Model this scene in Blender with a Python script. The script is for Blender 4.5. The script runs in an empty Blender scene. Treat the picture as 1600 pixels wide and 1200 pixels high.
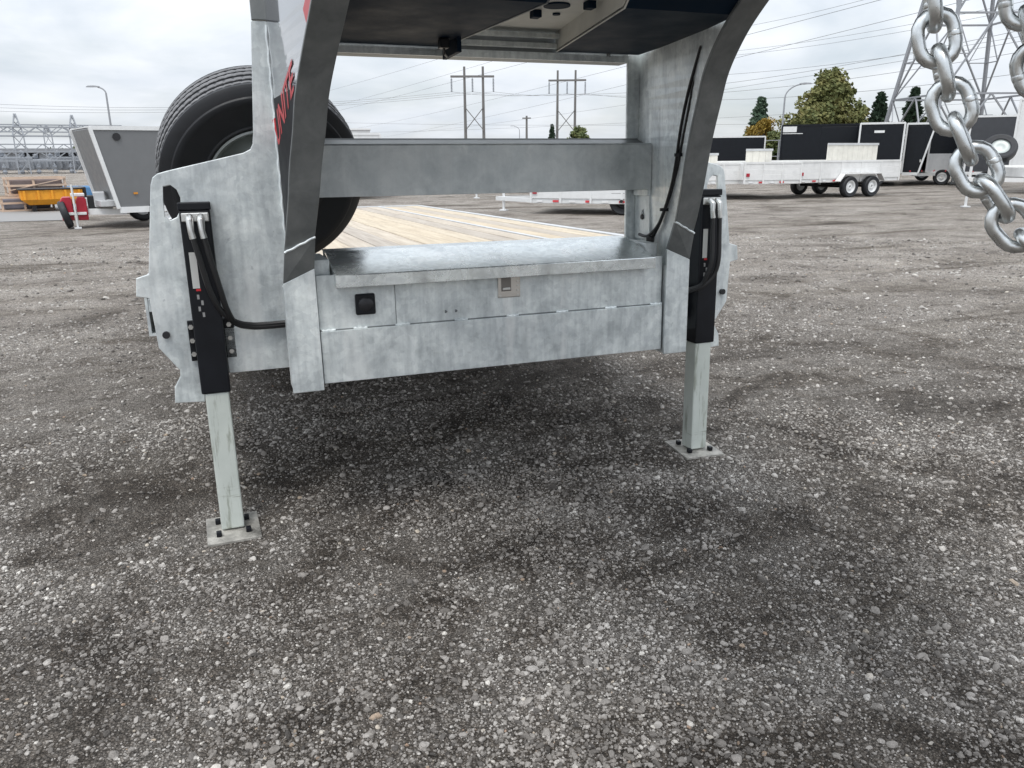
import bpy, bmesh, math, random
import numpy as np
from mathutils import Vector, Matrix, Euler
from mathutils.geometry import tessellate_polygon

SC = bpy.context.scene
COL = SC.collection
R = math.radians
random.seed(7)
RNG = np.random.default_rng(11)

# ------------------------------------------------------------------ camera
CAM = Vector((-1.0012, -2.7469, 1.4362))
F_PX, PITCH, ROLL, YAW = 1203.0, .2895, -.0072, .3548     # focal length in pixels of a 1600 wide frame
cam_d = bpy.data.cameras.new("camera")
cam = bpy.data.objects.new("camera", cam_d); COL.objects.link(cam)
cam_d.sensor_fit = 'HORIZONTAL'; cam_d.sensor_width = 36.0
cam_d.lens = 36.0 * F_PX / 1600.0
cam_d.clip_start = .02; cam_d.clip_end = 9000
_rt = Vector((math.cos(YAW), -math.sin(YAW), 0))
_fh = Vector((math.sin(YAW), math.cos(YAW), 0))
_fw = _fh * math.cos(PITCH) + Vector((0, 0, -math.sin(PITCH)))
_up = _fh * math.sin(PITCH) + Vector((0, 0, math.cos(PITCH)))
_cr = _rt * math.cos(ROLL) + _up * math.sin(ROLL)
_cu = _up * math.cos(ROLL) - _rt * math.sin(ROLL)
_m = Matrix((_cr, _cu, -_fw)).transposed().to_4x4(); _m.translation = CAM
cam.matrix_world = _m
SC.camera = cam

# ------------------------------------------------------------------ sky, sun, exposure
SUN_EL, SUN_AZ = R(62), R(215)       # azimuth from +Y towards +X, a veiled sun behind the camera's left shoulder
world = bpy.data.worlds.new("World"); SC.world = world; world.use_nodes = True
wn = world.node_tree.nodes; wl = world.node_tree.links
wn.clear()
def N(nodes, typ, **k):
    n = nodes.new(typ)
    for a, b in k.items(): setattr(n, a, b)
    return n
sky = N(wn, 'ShaderNodeTexSky', sky_type='NISHITA'); sky.sun_disc = False
sky.sun_elevation = SUN_EL; sky.sun_rotation = SUN_AZ
sky.air_density = 1.0; sky.dust_density = 1.5
tc = N(wn, 'ShaderNodeTexCoord')
sep = N(wn, 'ShaderNodeSeparateXYZ'); wl.new(tc.outputs['Generated'], sep.inputs[0])
zc = N(wn, 'ShaderNodeMath', operation='MAXIMUM'); wl.new(sep.outputs['Z'], zc.inputs[0]); zc.inputs[1].default_value = 0.0
za = N(wn, 'ShaderNodeMath', operation='ADD'); wl.new(zc.outputs[0], za.inputs[0]); za.inputs[1].default_value = .22
dx = N(wn, 'ShaderNodeMath', operation='DIVIDE'); wl.new(sep.outputs['X'], dx.inputs[0]); wl.new(za.outputs[0], dx.inputs[1])
dy = N(wn, 'ShaderNodeMath', operation='DIVIDE'); wl.new(sep.outputs['Y'], dy.inputs[0]); wl.new(za.outputs[0], dy.inputs[1])
cb = N(wn, 'ShaderNodeCombineXYZ'); wl.new(dx.outputs[0], cb.inputs[0]); wl.new(dy.outputs[0], cb.inputs[1])
n1 = N(wn, 'ShaderNodeTexNoise'); n1.inputs['Scale'].default_value = 1.15; n1.inputs['Detail'].default_value = 6
n1.inputs['Roughness'].default_value = .52; n1.inputs['Distortion'].default_value = .35
wl.new(cb.outputs[0], n1.inputs['Vector'])
n2 = N(wn, 'ShaderNodeTexNoise'); n2.inputs['Scale'].default_value = 2.6; n2.inputs['Detail'].default_value = 7
mp = N(wn, 'ShaderNodeMapping'); mp.inputs['Location'].default_value = (3.1, 7.7, 2.0)
wl.new(cb.outputs[0], mp.inputs[0]); wl.new(mp.outputs[0], n2.inputs['Vector'])
cr1 = N(wn, 'ShaderNodeValToRGB')          # cover: mostly closed stratocumulus with thin pale blue breaks
cr1.color_ramp.elements[0].position = .33; cr1.color_ramp.elements[0].color = (.60, .60, .60, 1)
cr1.color_ramp.elements[1].position = .56; cr1.color_ramp.elements[1].color = (1, 1, 1, 1)
wl.new(n1.outputs['Fac'], cr1.inputs[0])
cr2 = N(wn, 'ShaderNodeValToRGB')          # cloud brightness
cr2.color_ramp.elements[0].position = .30; cr2.color_ramp.elements[0].color = (8.1, 8.75, 9.6, 1)
cr2.color_ramp.elements[1].position = .68; cr2.color_ramp.elements[1].color = (10.0, 10.4, 10.9, 1)
wl.new(n2.outputs['Fac'], cr2.inputs[0])
zg = N(wn, 'ShaderNodeMath', operation='MULTIPLY_ADD'); wl.new(zc.outputs[0], zg.inputs[0]); zg.inputs[1].default_value = 1.15; zg.inputs[2].default_value = .84   # overcast: brighter overhead
cz = N(wn, 'ShaderNodeVectorMath', operation='SCALE'); wl.new(cr2.outputs[0], cz.inputs[0]); wl.new(zg.outputs[0], cz.inputs['Scale'])
mx = N(wn, 'ShaderNodeMixRGB'); wl.new(cr1.outputs[0], mx.inputs[0]); wl.new(sky.outputs[0], mx.inputs[1]); wl.new(cz.outputs[0], mx.inputs[2])
bg = N(wn, 'ShaderNodeBackground'); bg.inputs['Strength'].default_value = .1
wl.new(mx.outputs[0], bg.inputs['Color'])
wo = N(wn, 'ShaderNodeOutputWorld'); wl.new(bg.outputs[0], wo.inputs['Surface'])

sun_d = bpy.data.lights.new("sun", 'SUN'); sun_d.energy = 1.5; sun_d.angle = R(22); sun_d.color = (1, .965, .91)
sun = bpy.data.objects.new("sun", sun_d); COL.objects.link(sun)
_sd = Vector((math.sin(SUN_AZ) * math.cos(SUN_EL), math.cos(SUN_AZ) * math.cos(SUN_EL), math.sin(SUN_EL)))
sun.rotation_euler = (-_sd).to_track_quat('-Z', 'Y').to_euler()
sun.location = (0, 0, 30)

vs = SC.view_settings
SC.display_settings.display_device = 'sRGB'
vs.view_transform = 'Standard'; vs.look = 'None'; vs.gamma = 1.0; vs.exposure = 0.06; vs.use_curve_mapping = False
SC.cycles.max_bounces = 6; SC.cycles.diffuse_bounces = 3; SC.cycles.glossy_bounces = 3

# ------------------------------------------------------------------ helpers
def ray(u, v):
    """direction through pixel (u, v) of the 1600x1200 survey frame"""
    return (_cr * ((u - 800) / F_PX) - _cu * ((v - 600) / F_PX) + _fw)
def at(u, v, dist):
    d = ray(u, v); return CAM + d * (dist / math.hypot(d.x, d.y))
def gp(u, dist, z=0.0):
    p = at(u, 270, dist); return Vector((p.x, p.y, z))
def zat(u, v, dist): return at(u, v, dist).z

class MB:
    def __init__(s): s.v = []; s.f = []
    def add(s, vs_, fs):
        o = len(s.v); s.v += [tuple(p) for p in vs_]; s.f += [tuple(i + o for i in f) for f in fs]; return s
    def box(s, x0, x1, y0, y1, z0, z1, M=None):
        P = [Vector((x, y, z)) for x in (x0, x1) for y in (y0, y1) for z in (z0, z1)]
        if M: P = [M @ p for p in P]
        return s.add(P, [(0, 1, 3, 2), (4, 6, 7, 5), (0, 4, 5, 1), (2, 3, 7, 6), (0, 2, 6, 4), (1, 5, 7, 3)])
    def bar(s, p, q, w, h, up=(0, 0, 1)):
        p, q = Vector(p), Vector(q); d = (q - p).normalized(); up = Vector(up)
        if abs(d.dot(up)) > .98: up = Vector((1, 0, 0))
        a = d.cross(up).normalized() * (w / 2); b = a.cross(d).normalized() * (h / 2)
        P = [p - a - b, p + a - b, p + a + b, p - a + b, q - a - b, q + a - b, q + a + b, q - a + b]
        return s.add(P, [(0, 1, 2, 3), (7, 6, 5, 4), (0, 4, 5, 1), (1, 5, 6, 2), (2, 6, 7, 3), (3, 7, 4, 0)])
    def tube(s, pts, r, n=8, closed=False, caps=True):
        pts = [Vector(p) for p in pts]; m = len(pts); rs = r if isinstance(r, (list, tuple)) else [r] * m
        o = len(s.v); ref = None
        for i, p in enumerate(pts):
            if closed: t = pts[(i + 1) % m] - pts[i - 1]
            else: t = pts[min(i + 1, m - 1)] - pts[max(i - 1, 0)]
            t.normalize()
            if ref is None:
                ref = Vector((0, 0, 1)) if abs(t.z) < .9 else Vector((1, 0, 0))
            a = t.cross(ref); 
            if a.length < 1e-6: a = t.orthogonal()
            a.normalize(); b = a.cross(t).normalized(); ref = b
            for k in range(n):
                c = 2 * math.pi * k / n
                s.v.append(tuple(p + (a * math.cos(c) + b * math.sin(c)) * rs[i]))
        for i in range(m if closed else m - 1):
            j = (i + 1) % m
            for k in range(n):
                k2 = (k + 1) % n
                s.f.append((o + i * n + k, o + i * n + k2, o + j * n + k2, o + j * n + k))
        if caps and not closed:
            s.f.append(tuple(o + k for k in range(n))[::-1]); s.f.append(tuple(o + (m - 1) * n + k for k in range(n)))
        return s
    def cyl(s, p, q, r, n=16): return s.tube([p, q], r, n)
    def lathe(s, prof, n, M, closed=True):
        """prof: (radius, height along local z); ring profile if closed"""
        o = len(s.v); m = len(prof)
        for k in range(n):
            c = 2 * math.pi * k / n
            for (r, h) in prof: s.v.append(tuple(M @ Vector((r * math.cos(c), r * math.sin(c), h))))
        for k in range(n):
            k2 = (k + 1) % n
            for i in range(m if closed else m - 1):
                j = (i + 1) % m
                s.f.append((o + k * m + i, o + k2 * m + i, o + k2 * m + j, o + k * m + j))
        return s
    def plate(s, outer, holes, to3, d):
        """flat plate: 2d outline with holes, to3(a,b) gives the front face point, d is the thickness vector"""
        loops = [outer] + list(holes)
        tr = tessellate_polygon([[Vector((a, b, 0)) for a, b in l] for l in loops])
        flat = [p for l in loops for p in l]; d = Vector(d)
        A = [Vector(to3(*p)) for p in flat]; n = len(flat)
        F = [t for t in tr] + [tuple(i + n for i in reversed(t)) for t in tr]
        o = 0
        for l in loops:
            m = len(l)
            for i in range(m): F.append((o + i, o + (i + 1) % m, o + (i + 1) % m + n, o + i + n))
            o += m
        return s.add(A + [p + d for p in A], F)
    def loft(s, secs, caps=True):
        o = len(s.v); n = len(secs[0])
        for sc in secs: s.v += [tuple(p) for p in sc]
        for i in range(len(secs) - 1):
            for k in range(n):
                k2 = (k + 1) % n
                s.f.append((o + i * n + k, o + i * n + k2, o + (i + 1) * n + k2, o + (i + 1) * n + k))
        if caps:
            s.f.append(tuple(o + k for k in range(n))[::-1]); s.f.append(tuple(o + (len(secs) - 1) * n + k for k in range(n)))
        return s
    def mesh(s, name, mat, smooth=False):
        me = bpy.data.meshes.new(name); me.from_pydata(s.v, [], s.f)
        bm = bmesh.new(); bm.from_mesh(me); bmesh.ops.recalc_face_normals(bm, faces=bm.faces); bm.to_mesh(me); bm.free()
        if mat: me.materials.append(mat)
        if smooth:
            for p in me.polygons: p.use_smooth = True
        return me
    def build(s, name, mat, parent=None, bevel=0, smooth=False, seg=2):
        ob = bpy.data.objects.new(name, s.mesh(name, mat, smooth)); COL.objects.link(ob)
        if parent: ob.parent = parent
        if bevel:
            b = ob.modifiers.new("bevel", 'BEVEL'); b.width = bevel; b.segments = seg; b.limit_method = 'ANGLE'; b.angle_limit = R(40)
        if smooth and not bevel:
            try: ob.data.set_sharp_from_angle(angle=R(40))
            except Exception: pass
        return ob

def empty(name, loc=(0, 0, 0), rz=0, parent=None):
    o = bpy.data.objects.new(name, None); COL.objects.link(o); o.location = loc; o.rotation_euler = (0, 0, rz)
    o.empty_display_size = .1
    if parent: o.parent = parent
    return o
def tag(o, label=None, cat=None, group=None, kind=None):
    if label: o['label'] = label
    if cat: o['category'] = cat
    if group: o['group'] = group
    if kind: o['kind'] = kind
    return o
def share(ob, name, parent, M=None):
    """another object on the same mesh data"""
    c = bpy.data.objects.new(name, ob.data); COL.objects.link(c); c.parent = parent
    if M is not None: c.matrix_basis = M
    return c
def smoothstep(a, b, x):
    t = np.clip((x - a) / (b - a), 0, 1); return t * t * (3 - 2 * t)
def catmull(P, k):
    P = [np.array(p, float) for p in P]; out = []
    for i in range(len(P) - 1):
        p0 = P[max(i - 1, 0)]; p1 = P[i]; p2 = P[i + 1]; p3 = P[min(i + 2, len(P) - 1)]
        for j in range(k):
            t = j / k
            out.append(.5 * (2 * p1 + (p2 - p0) * t + (2 * p0 - 5 * p1 + 4 * p2 - p3) * t * t + (3 * p1 - p0 - 3 * p2 + p3) * t ** 3))
    out.append(P[-1]); return out

# ------------------------------------------------------------------ materials
def mat_new(name):
    m = bpy.data.materials.new(name); m.use_nodes = True; nt = m.node_tree
    return m, nt.nodes, nt.links, nt.nodes['Principled BSDF']
def setb(b, col=None, rough=None, metal=None, spec=None, coat=None):
    if col is not None: b.inputs['Base Color'].default_value = (*col, 1)
    if rough is not None: b.inputs['Roughness'].default_value = rough
    if metal is not None: b.inputs['Metallic'].default_value = metal
    if spec is not None: b.inputs['Specular IOR Level'].default_value = spec
    if coat is not None: b.inputs['Coat Weight'].default_value = coat
def noise(nd, lk, scale, detail=5, rough=.55, coord='Object', stretch=None, dist=0, loc=None):
    t = nd.new('ShaderNodeTexCoord'); out = t.outputs[coord]
    if stretch or loc:
        mpn = nd.new('ShaderNodeMapping'); lk.new(out, mpn.inputs[0])
        if stretch: mpn.inputs['Scale'].default_value = stretch
        if loc: mpn.inputs['Location'].default_value = loc
        out = mpn.outputs[0]
    n = nd.new('ShaderNodeTexNoise'); n.inputs['Scale'].default_value = scale; n.inputs['Detail'].default_value = detail
    n.inputs['Roughness'].default_value = rough; n.inputs['Distortion'].default_value = dist
    lk.new(out, n.inputs['Vector']); return n
def ramp(nd, lk, src, stops):
    r = nd.new('ShaderNodeValToRGB'); e = r.color_ramp.elements
    while len(e) < len(stops): e.new(.5)
    for i, (p, c) in enumerate(stops):
        e[i].position = p; e[i].color = (*c, 1) if len(c) == 3 else c
    lk.new(src, r.inputs[0]); return r
def mixc(nd, lk, fac, a, b, mode='MIX'):
    m = nd.new('ShaderNodeMixRGB'); m.blend_type = mode
    for i, x in ((0, fac), (1, a), (2, b)):
        if hasattr(x, 'links'): lk.new(x, m.inputs[i])
        elif i == 0: m.inputs[0].default_value = x
        else: m.inputs[i].default_value = (*x, 1)
    return m
def bump(nd, lk, b, src, strength, dist=.01):
    bp = nd.new('ShaderNodeBump'); bp.inputs['Strength'].default_value = strength; bp.inputs['Distance'].default_value = dist
    lk.new(src, bp.inputs['Height']); lk.new(bp.outputs[0], b.inputs['Normal'])

def galvanised(name, tone=1.0, metal=.45, streak=1.0, rough=.50, var=.75):
    m, nd, lk, b = mat_new(name)
    a = noise(nd, lk, 9, 6, .6, dist=.6)
    s_ = noise(nd, lk, 7, 5, .6, stretch=(5, 5, .55))
    v = nd.new('ShaderNodeTexVoronoi'); v.inputs['Scale'].default_value = 46; v.inputs['Randomness'].default_value = 1
    t = nd.new('ShaderNodeTexCoord')
    wn_ = nd.new('ShaderNodeTexNoise'); wn_.inputs['Scale'].default_value = 12; wn_.inputs['Detail'].default_value = 4; lk.new(t.outputs['Object'], wn_.inputs['Vector'])
    wa = nd.new('ShaderNodeVectorMath'); wa.operation = 'MULTIPLY_ADD'; lk.new(wn_.outputs['Color'], wa.inputs[0]); wa.inputs[1].default_value = (.06, .06, .06); lk.new(t.outputs['Object'], wa.inputs[2])
    lk.new(wa.outputs[0], v.inputs['Vector'])
    c1 = ramp(nd, lk, a.outputs['Fac'], [(.3, tuple(tone * x for x in (.43, .46, .468))), (.52, tuple(tone * x for x in (.56, .59, .592))), (.74, tuple(tone * x for x in (.69, .715, .71)))])
    c2 = ramp(nd, lk, s_.outputs['Fac'], [(.34, (.80, .81, .82)), (.5, (.98, .985, .985)), (.68, (1.12, 1.12, 1.11))])
    m1 = mixc(nd, lk, .8 * streak, c1.outputs[0], c2.outputs[0], 'MULTIPLY')
    bw = nd.new('ShaderNodeRGBToBW'); lk.new(v.outputs['Color'], bw.inputs[0])
    c3 = ramp(nd, lk, bw.outputs[0], [(.2, (.82, .835, .85)), (.5, (.98, .985, .985)), (.85, (1.12, 1.12, 1.115))])
    m2 = mixc(nd, lk, .6 * var, m1.outputs[0], c3.outputs[0], 'MULTIPLY')
    f = noise(nd, lk, 60, 3); c4 = ramp(nd, lk, f.outputs['Fac'], [(.33, (.86, .86, .85)), (.5, (1, 1, 1))])
    m3 = mixc(nd, lk, .7 * var, m2.outputs[0], c4.outputs[0], 'MULTIPLY')
    big = noise(nd, lk, 2.1, 6, .62, dist=.9, loc=(1.3, 0, .4)); cbig = ramp(nd, lk, big.outputs['Fac'], [(.34, (.80, .81, .825)), (.5, (1, 1, 1)), (.66, (1.13, 1.13, 1.12))])
    m4 = mixc(nd, lk, var, m3.outputs[0], cbig.outputs[0], 'MULTIPLY')
    run = noise(nd, lk, 2.3, 4, .6, stretch=(2.6, 2.6, .30), loc=(.7, .2, 0), dist=.5); crun = ramp(nd, lk, run.outputs['Fac'], [(.58, (0, 0, 0)), (.68, (.6 * var,) * 3)])
    m5 = mixc(nd, lk, crun.outputs[0], m4.outputs[0], tuple(tone * x for x in (.70, .71, .70)))
    fl_ = noise(nd, lk, 24, 4, .7, stretch=(1, 1, .7), loc=(5, 2, 1)); cfl = ramp(nd, lk, fl_.outputs['Fac'], [(.26, (.62, .63, .65)), (.33, (1, 1, 1))])
    m6 = mixc(nd, lk, var, m5.outputs[0], cfl.outputs[0], 'MULTIPLY')
    lk.new(m6.outputs[0], b.inputs['Base Color'])
    rr = ramp(nd, lk, a.outputs['Fac'], [(.3, (rough - .08,) * 3), (.7, (rough + .08,) * 3)]); lk.new(rr.outputs[0], b.inputs['Roughness'])
    b.inputs['Metallic'].default_value = metal
    bump(nd, lk, b, s_.outputs['Fac'], .12, .004)
    return m
def painted(name, col, rough=.4, metal=0, var=.12, spec=.5, grime=0.0, coat=None, scale=6):
    m, nd, lk, b = mat_new(name); setb(b, col, rough, metal, spec, coat)
    n = noise(nd, lk, scale, 6, .6)
    c = ramp(nd, lk, n.outputs['Fac'], [(.3, tuple(x * (1 - var) for x in col)), (.7, tuple(min(1, x * (1 + var)) for x in col))])
    out = c.outputs[0]
    if grime:
        g = noise(nd, lk, 3.5, 8, .7, stretch=(1, 1, .6)); gr = ramp(nd, lk, g.outputs['Fac'], [(.48, (1, 1, 1)), (.72, (1 - grime,) * 3)])
        out = mixc(nd, lk, 1, out, gr.outputs[0], 'MULTIPLY').outputs[0]
    lk.new(out, b.inputs['Base Color'])
    rr = ramp(nd, lk, n.outputs['Fac'], [(.3, (max(0, rough - .08),) * 3), (.7, (min(1, rough + .1),) * 3)]); lk.new(rr.outputs[0], b.inputs['Roughness'])
    return m

M_GALV = galvanised('galvanised_steel', 1.20, .40, rough=.46)
M_GALV2 = galvanised('galvanised_bright', 1.48, .35, rough=.40)
M_LID = galvanised('galvanised_lid', 1.36, .75, .5, rough=.26)
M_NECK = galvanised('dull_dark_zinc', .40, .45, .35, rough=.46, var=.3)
M_BAR = galvanised('smooth_zinc', 1.05, .45, .4, rough=.46, var=.4)
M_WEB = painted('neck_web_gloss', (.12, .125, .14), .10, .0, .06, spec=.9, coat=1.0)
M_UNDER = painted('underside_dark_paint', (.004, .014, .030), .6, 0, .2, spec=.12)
M_RECESS = painted('primer_plate', (.66, .65, .60), .6, 0, .12)
M_BLACK = painted('black_powder_coat', (.0055, .0065, .0095), .38, 0, .25, spec=.3)
M_RUBBER_HOSE = painted('hose_rubber', (.012, .012, .013), .45, 0, .2)
M_STEELFIT = painted('zinc_fitting', (.62, .62, .60), .3, .85, .1)
M_LEG, nd, lk, b = mat_new('jack_leg_zinc')
a_ = noise(nd, lk, 5, 5, .6); s1 = noise(nd, lk, 3.0, 7, .7, stretch=(9, 9, 1.0), loc=(2.2, .3, .9)); s2 = noise(nd, lk, 2.0, 6, .65, stretch=(1, 1, 9), loc=(0, 0, 3.1))
c0 = ramp(nd, lk, a_.outputs['Fac'], [(.3, (.54, .58, .54)), (.7, (.66, .70, .655))])
c1 = ramp(nd, lk, s1.outputs['Fac'], [(.52, (1, 1, 1)), (.60, (.62, .62, .58)), (.72, (.28, .275, .25))]); c2 = ramp(nd, lk, s2.outputs['Fac'], [(.62, (1, 1, 1)), (.67, (.6, .6, .56))])
m1 = mixc(nd, lk, 1, c0.outputs[0], c1.outputs[0], 'MULTIPLY'); m2 = mixc(nd, lk, 1, m1.outputs[0], c2.outputs[0], 'MULTIPLY'); lk.new(m2.outputs[0], b.inputs['Base Color']); setb(b, None, .4, .15, .5)
M_PAD = painted('foot_pad_steel', (.40, .385, .35), .6, .2, .45, grime=.75, scale=18)
M_RUB = painted('tyre_rubber', (.016, .0175, .021), .55, 0, .15, scale=20)
M_RIM = painted('rim_grey', (.36, .39, .38), .42, .4, .1)
M_RED = painted('red_vinyl', (.52, .02, .028), .35, 0, .05)
M_WHITE_LABEL = painted('label_white', (.50, .50, .48), .5, 0, .05)
M_LATCH = painted('stainless_latch', (.60, .57, .53), .32, .75, .08)
M_BOLT = painted('bolt_black', (.03, .03, .033), .4, .4, .1)
M_WHITE = painted('white_paint', (.74, .75, .75), .4, 0, .04, grime=.1)
M_ALU = painted('aluminium', (.60, .61, .62), .42, .3, .06, grime=.1)
M_ALU_DULL = painted('aluminium_dull', (.78, .78, .77), .5, .1, .05, grime=.12)
M_BLACKBODY = painted('black_aluminium_skin', (.006, .008, .012), .35, 0, .2, spec=.3)
M_GREYBODY = painted('grey_aluminium_skin', (.17, .175, .18), .42, .1, .04)
M_CREAM = painted('plywood_board_pale', (.70, .68, .62), .7, 0, .08)
M_TAPE_W = painted('tape_white', (.8, .8, .8), .4)
M_TAPE_R = painted('tape_red', (.6, .06, .07), .4)
M_YEL = painted('yellow_paint', (.78, .33, .02), .45, 0, .08, grime=.3)
M_REDM = painted('red_paint', (.40, .016, .035), .4, 0, .08)
M_PINE = painted('crate_pine', (.62, .47, .36), .75, 0, .1)
M_BLUE = painted('blue_tarp', (.06, .17, .33), .6, 0, .1)
M_TOWER = painted('tower_zinc', (.30, .31, .33), .6, .3, .05)
M_POLE = painted('pole_timber', (.16, .155, .15), .85, 0, .1)
M_WIRE = painted('wire', (.22, .225, .23), .6)
M_SUBST = painted('substation_steel', (.33, .35, .38), .6, .2, .08)
M_BARK = painted('bark', (.07, .055, .042), .9, 0, .2)
M_GLASSLAMP = painted('lamp_lens', (.7, .7, .68), .3)
M_CONC = painted('pale_building', (.55, .56, .57), .8, 0, .05)

# deck timber: each plank takes its own tone
M_WOOD, nd, lk, b = mat_new('deck_timber')
oi = nd.new('ShaderNodeObjectInfo')
g = noise(nd, lk, 3.0, 8, .6, stretch=(16, .7, 16))
c = ramp(nd, lk, g.outputs['Fac'], [(.28, (.36, .305, .25)), (.5, (.50, .44, .365)), (.74, (.61, .555, .475))])
rt = ramp(nd, lk, oi.outputs['Random'], [(0, (.80, .80, .82)), (.45, (1.0, .98, .95)), (.75, (1.06, 1.02, .92)), (1, (1.06, 1.0, .88))])
mm = mixc(nd, lk, 1, c.outputs[0], rt.outputs[0], 'MULTIPLY'); lk.new(mm.outputs[0], b.inputs['Base Color'])
b.inputs['Roughness'].default_value = .75; bump(nd, lk, b, g.outputs['Fac'], .25, .004)

# gravel tone shared by the ground sheet and the loose stones
def gravel_tone(nd, lk):
    geo = nd.new('ShaderNodeNewGeometry'); P = geo.outputs['Position']
    def nz(scale, detail, stretch, loc, rough=.6, dist=0):
        mpn = nd.new('ShaderNodeMapping'); mpn.inputs['Scale'].default_value = stretch; mpn.inputs['Location'].default_value = loc
        mpn.inputs['Rotation'].default_value = (0, 0, R(-14)); lk.new(P, mpn.inputs[0])
        n = nd.new('ShaderNodeTexNoise'); n.inputs['Scale'].default_value = scale; n.inputs['Detail'].default_value = detail
        n.inputs['Roughness'].default_value = rough; n.inputs['Distortion'].default_value = dist
        lk.new(mpn.outputs[0], n.inputs['Vector']); return n.outputs['Fac']
    damp = ramp(nd, lk, nz(1.05, 8, (.8, 1.15, 0), (4.2, 1.7, 0), .66, .6), [(.34, (.40, .375, .35)), (.45, (.78, .76, .735)), (.58, (1.0, .99, .97)), (.76, (1.16, 1.14, 1.10))])
    trk = ramp(nd, lk, nz(1.0, 6, (.16, 1.05, 0), (9.0, 3.3, 0), .6, .3), [(.33, (.40, .37, .34)), (.42, (.90, .89, .87)), (.5, (1, 1, 1))])
    small = ramp(nd, lk, nz(5.5, 5, (1, 1, 0), (0, 0, 0), .65), [(.30, (.68, .66, .64)), (.5, (1, 1, 1)), (.72, (1.14, 1.13, 1.12))])
    # damp trodden earth, plus neck shade painted in around the trailer front, broken by noise
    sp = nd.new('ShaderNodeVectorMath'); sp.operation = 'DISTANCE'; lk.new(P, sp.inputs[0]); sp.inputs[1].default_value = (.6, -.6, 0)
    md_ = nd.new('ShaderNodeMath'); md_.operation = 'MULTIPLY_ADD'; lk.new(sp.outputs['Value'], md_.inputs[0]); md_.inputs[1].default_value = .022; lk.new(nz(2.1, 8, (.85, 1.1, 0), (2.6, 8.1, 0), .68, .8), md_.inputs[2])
    wet_shade = ramp(nd, lk, md_.outputs[0], [(.42, (.36, .335, .31)), (.50, (.68, .655, .63)), (.58, (1, 1, 1))])
    damp = mixc(nd, lk, 1, damp.outputs[0], wet_shade.outputs[0], 'MULTIPLY')  # damp patches combined with the painted neck shade
    m1 = mixc(nd, lk, 1, damp.outputs[0], trk.outputs[0], 'MULTIPLY')
    m2 = mixc(nd, lk, .85, m1.outputs[0], small.outputs[0], 'MULTIPLY')
    m2 = mixc(nd, lk, 1, m2.outputs[0], (1.015, 1.0, .98), 'MULTIPLY')
    return m2.outputs[0], P
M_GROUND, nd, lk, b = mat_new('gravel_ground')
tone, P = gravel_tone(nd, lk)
vo = nd.new('ShaderNodeTexVoronoi'); vo.inputs['Scale'].default_value = 150; lk.new(P, vo.inputs['Vector'])
vo2 = nd.new('ShaderNodeTexVoronoi'); vo2.inputs['Scale'].default_value = 62; lk.new(P, vo2.inputs['Vector'])
bw = nd.new('ShaderNodeRGBToBW'); lk.new(vo.outputs['Color'], bw.inputs[0])
bw2 = nd.new('ShaderNodeRGBToBW'); lk.new(vo2.outputs['Color'], bw2.inputs[0])
c1 = ramp(nd, lk, bw.outputs[0], [(.15, (.15, .141, .133)), (.5, (.25, .236, .222)), (.8, (.36, .342, .324)), (.95, (.52, .50, .475))])
c2 = ramp(nd, lk, bw2.outputs[0], [(.2, (.70, .695, .69)), (.6, (1.0, 1.0, 1.0)), (.9, (1.32, 1.31, 1.30))])
m1 = mixc(nd, lk, .8, c1.outputs[0], c2.outputs[0], 'MULTIPLY')
gap = ramp(nd, lk, vo.outputs['Distance'], [(.28, (1.05, 1.05, 1.05)), (.62, (.46, .445, .43))])      # dark earth between the grains
m1 = mixc(nd, lk, 1, m1.outputs[0], gap.outputs[0], 'MULTIPLY')
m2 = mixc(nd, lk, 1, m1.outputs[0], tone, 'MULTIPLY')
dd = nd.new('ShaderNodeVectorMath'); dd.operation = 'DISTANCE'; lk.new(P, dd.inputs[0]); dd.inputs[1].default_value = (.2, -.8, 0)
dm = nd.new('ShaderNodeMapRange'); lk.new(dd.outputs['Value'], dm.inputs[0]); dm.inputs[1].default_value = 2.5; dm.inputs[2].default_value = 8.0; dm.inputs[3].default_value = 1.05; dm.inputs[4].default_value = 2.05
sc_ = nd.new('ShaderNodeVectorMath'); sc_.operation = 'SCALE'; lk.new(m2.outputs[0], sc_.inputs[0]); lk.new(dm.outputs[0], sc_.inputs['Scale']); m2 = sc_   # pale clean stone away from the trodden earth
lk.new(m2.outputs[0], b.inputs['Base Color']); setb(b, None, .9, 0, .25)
fn = nd.new('ShaderNodeTexNoise'); fn.inputs['Scale'].default_value = 130; fn.inputs['Detail'].default_value = 4; lk.new(P, fn.inputs['Vector'])
sm = nd.new('ShaderNodeMath'); sm.operation = 'SUBTRACT'; lk.new(fn.outputs['Fac'], sm.inputs[0]); lk.new(vo.outputs['Distance'], sm.inputs[1])
bump(nd, lk, b, sm.outputs[0], .9, .012)

M_STONE, nd, lk, b = mat_new('loose_stone')
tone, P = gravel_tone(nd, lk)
oi = nd.new('ShaderNodeObjectInfo')
c1 = ramp(nd, lk, oi.outputs['Random'], [(0, (.10, .094, .089)), (.22, (.215, .202, .19)), (.58, (.345, .328, .31)), (.85, (.46, .442, .424)), (.95, (.58, .562, .54)), (.985, (.74, .72, .68)), (.994, (.48, .42, .34)), (.999, (.40, .29, .22))])
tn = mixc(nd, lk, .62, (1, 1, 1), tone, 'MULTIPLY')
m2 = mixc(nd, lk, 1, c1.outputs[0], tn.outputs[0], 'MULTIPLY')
fn = nd.new('ShaderNodeTexNoise'); fn.inputs['Scale'].default_value = 160; fn.inputs['Detail'].default_value = 3; lk.new(P, fn.inputs['Vector'])
fr = ramp(nd, lk, fn.outputs['Fac'], [(.3, (.8, .8, .8)), (.7, (1.15, 1.15, 1.15))])
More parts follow.
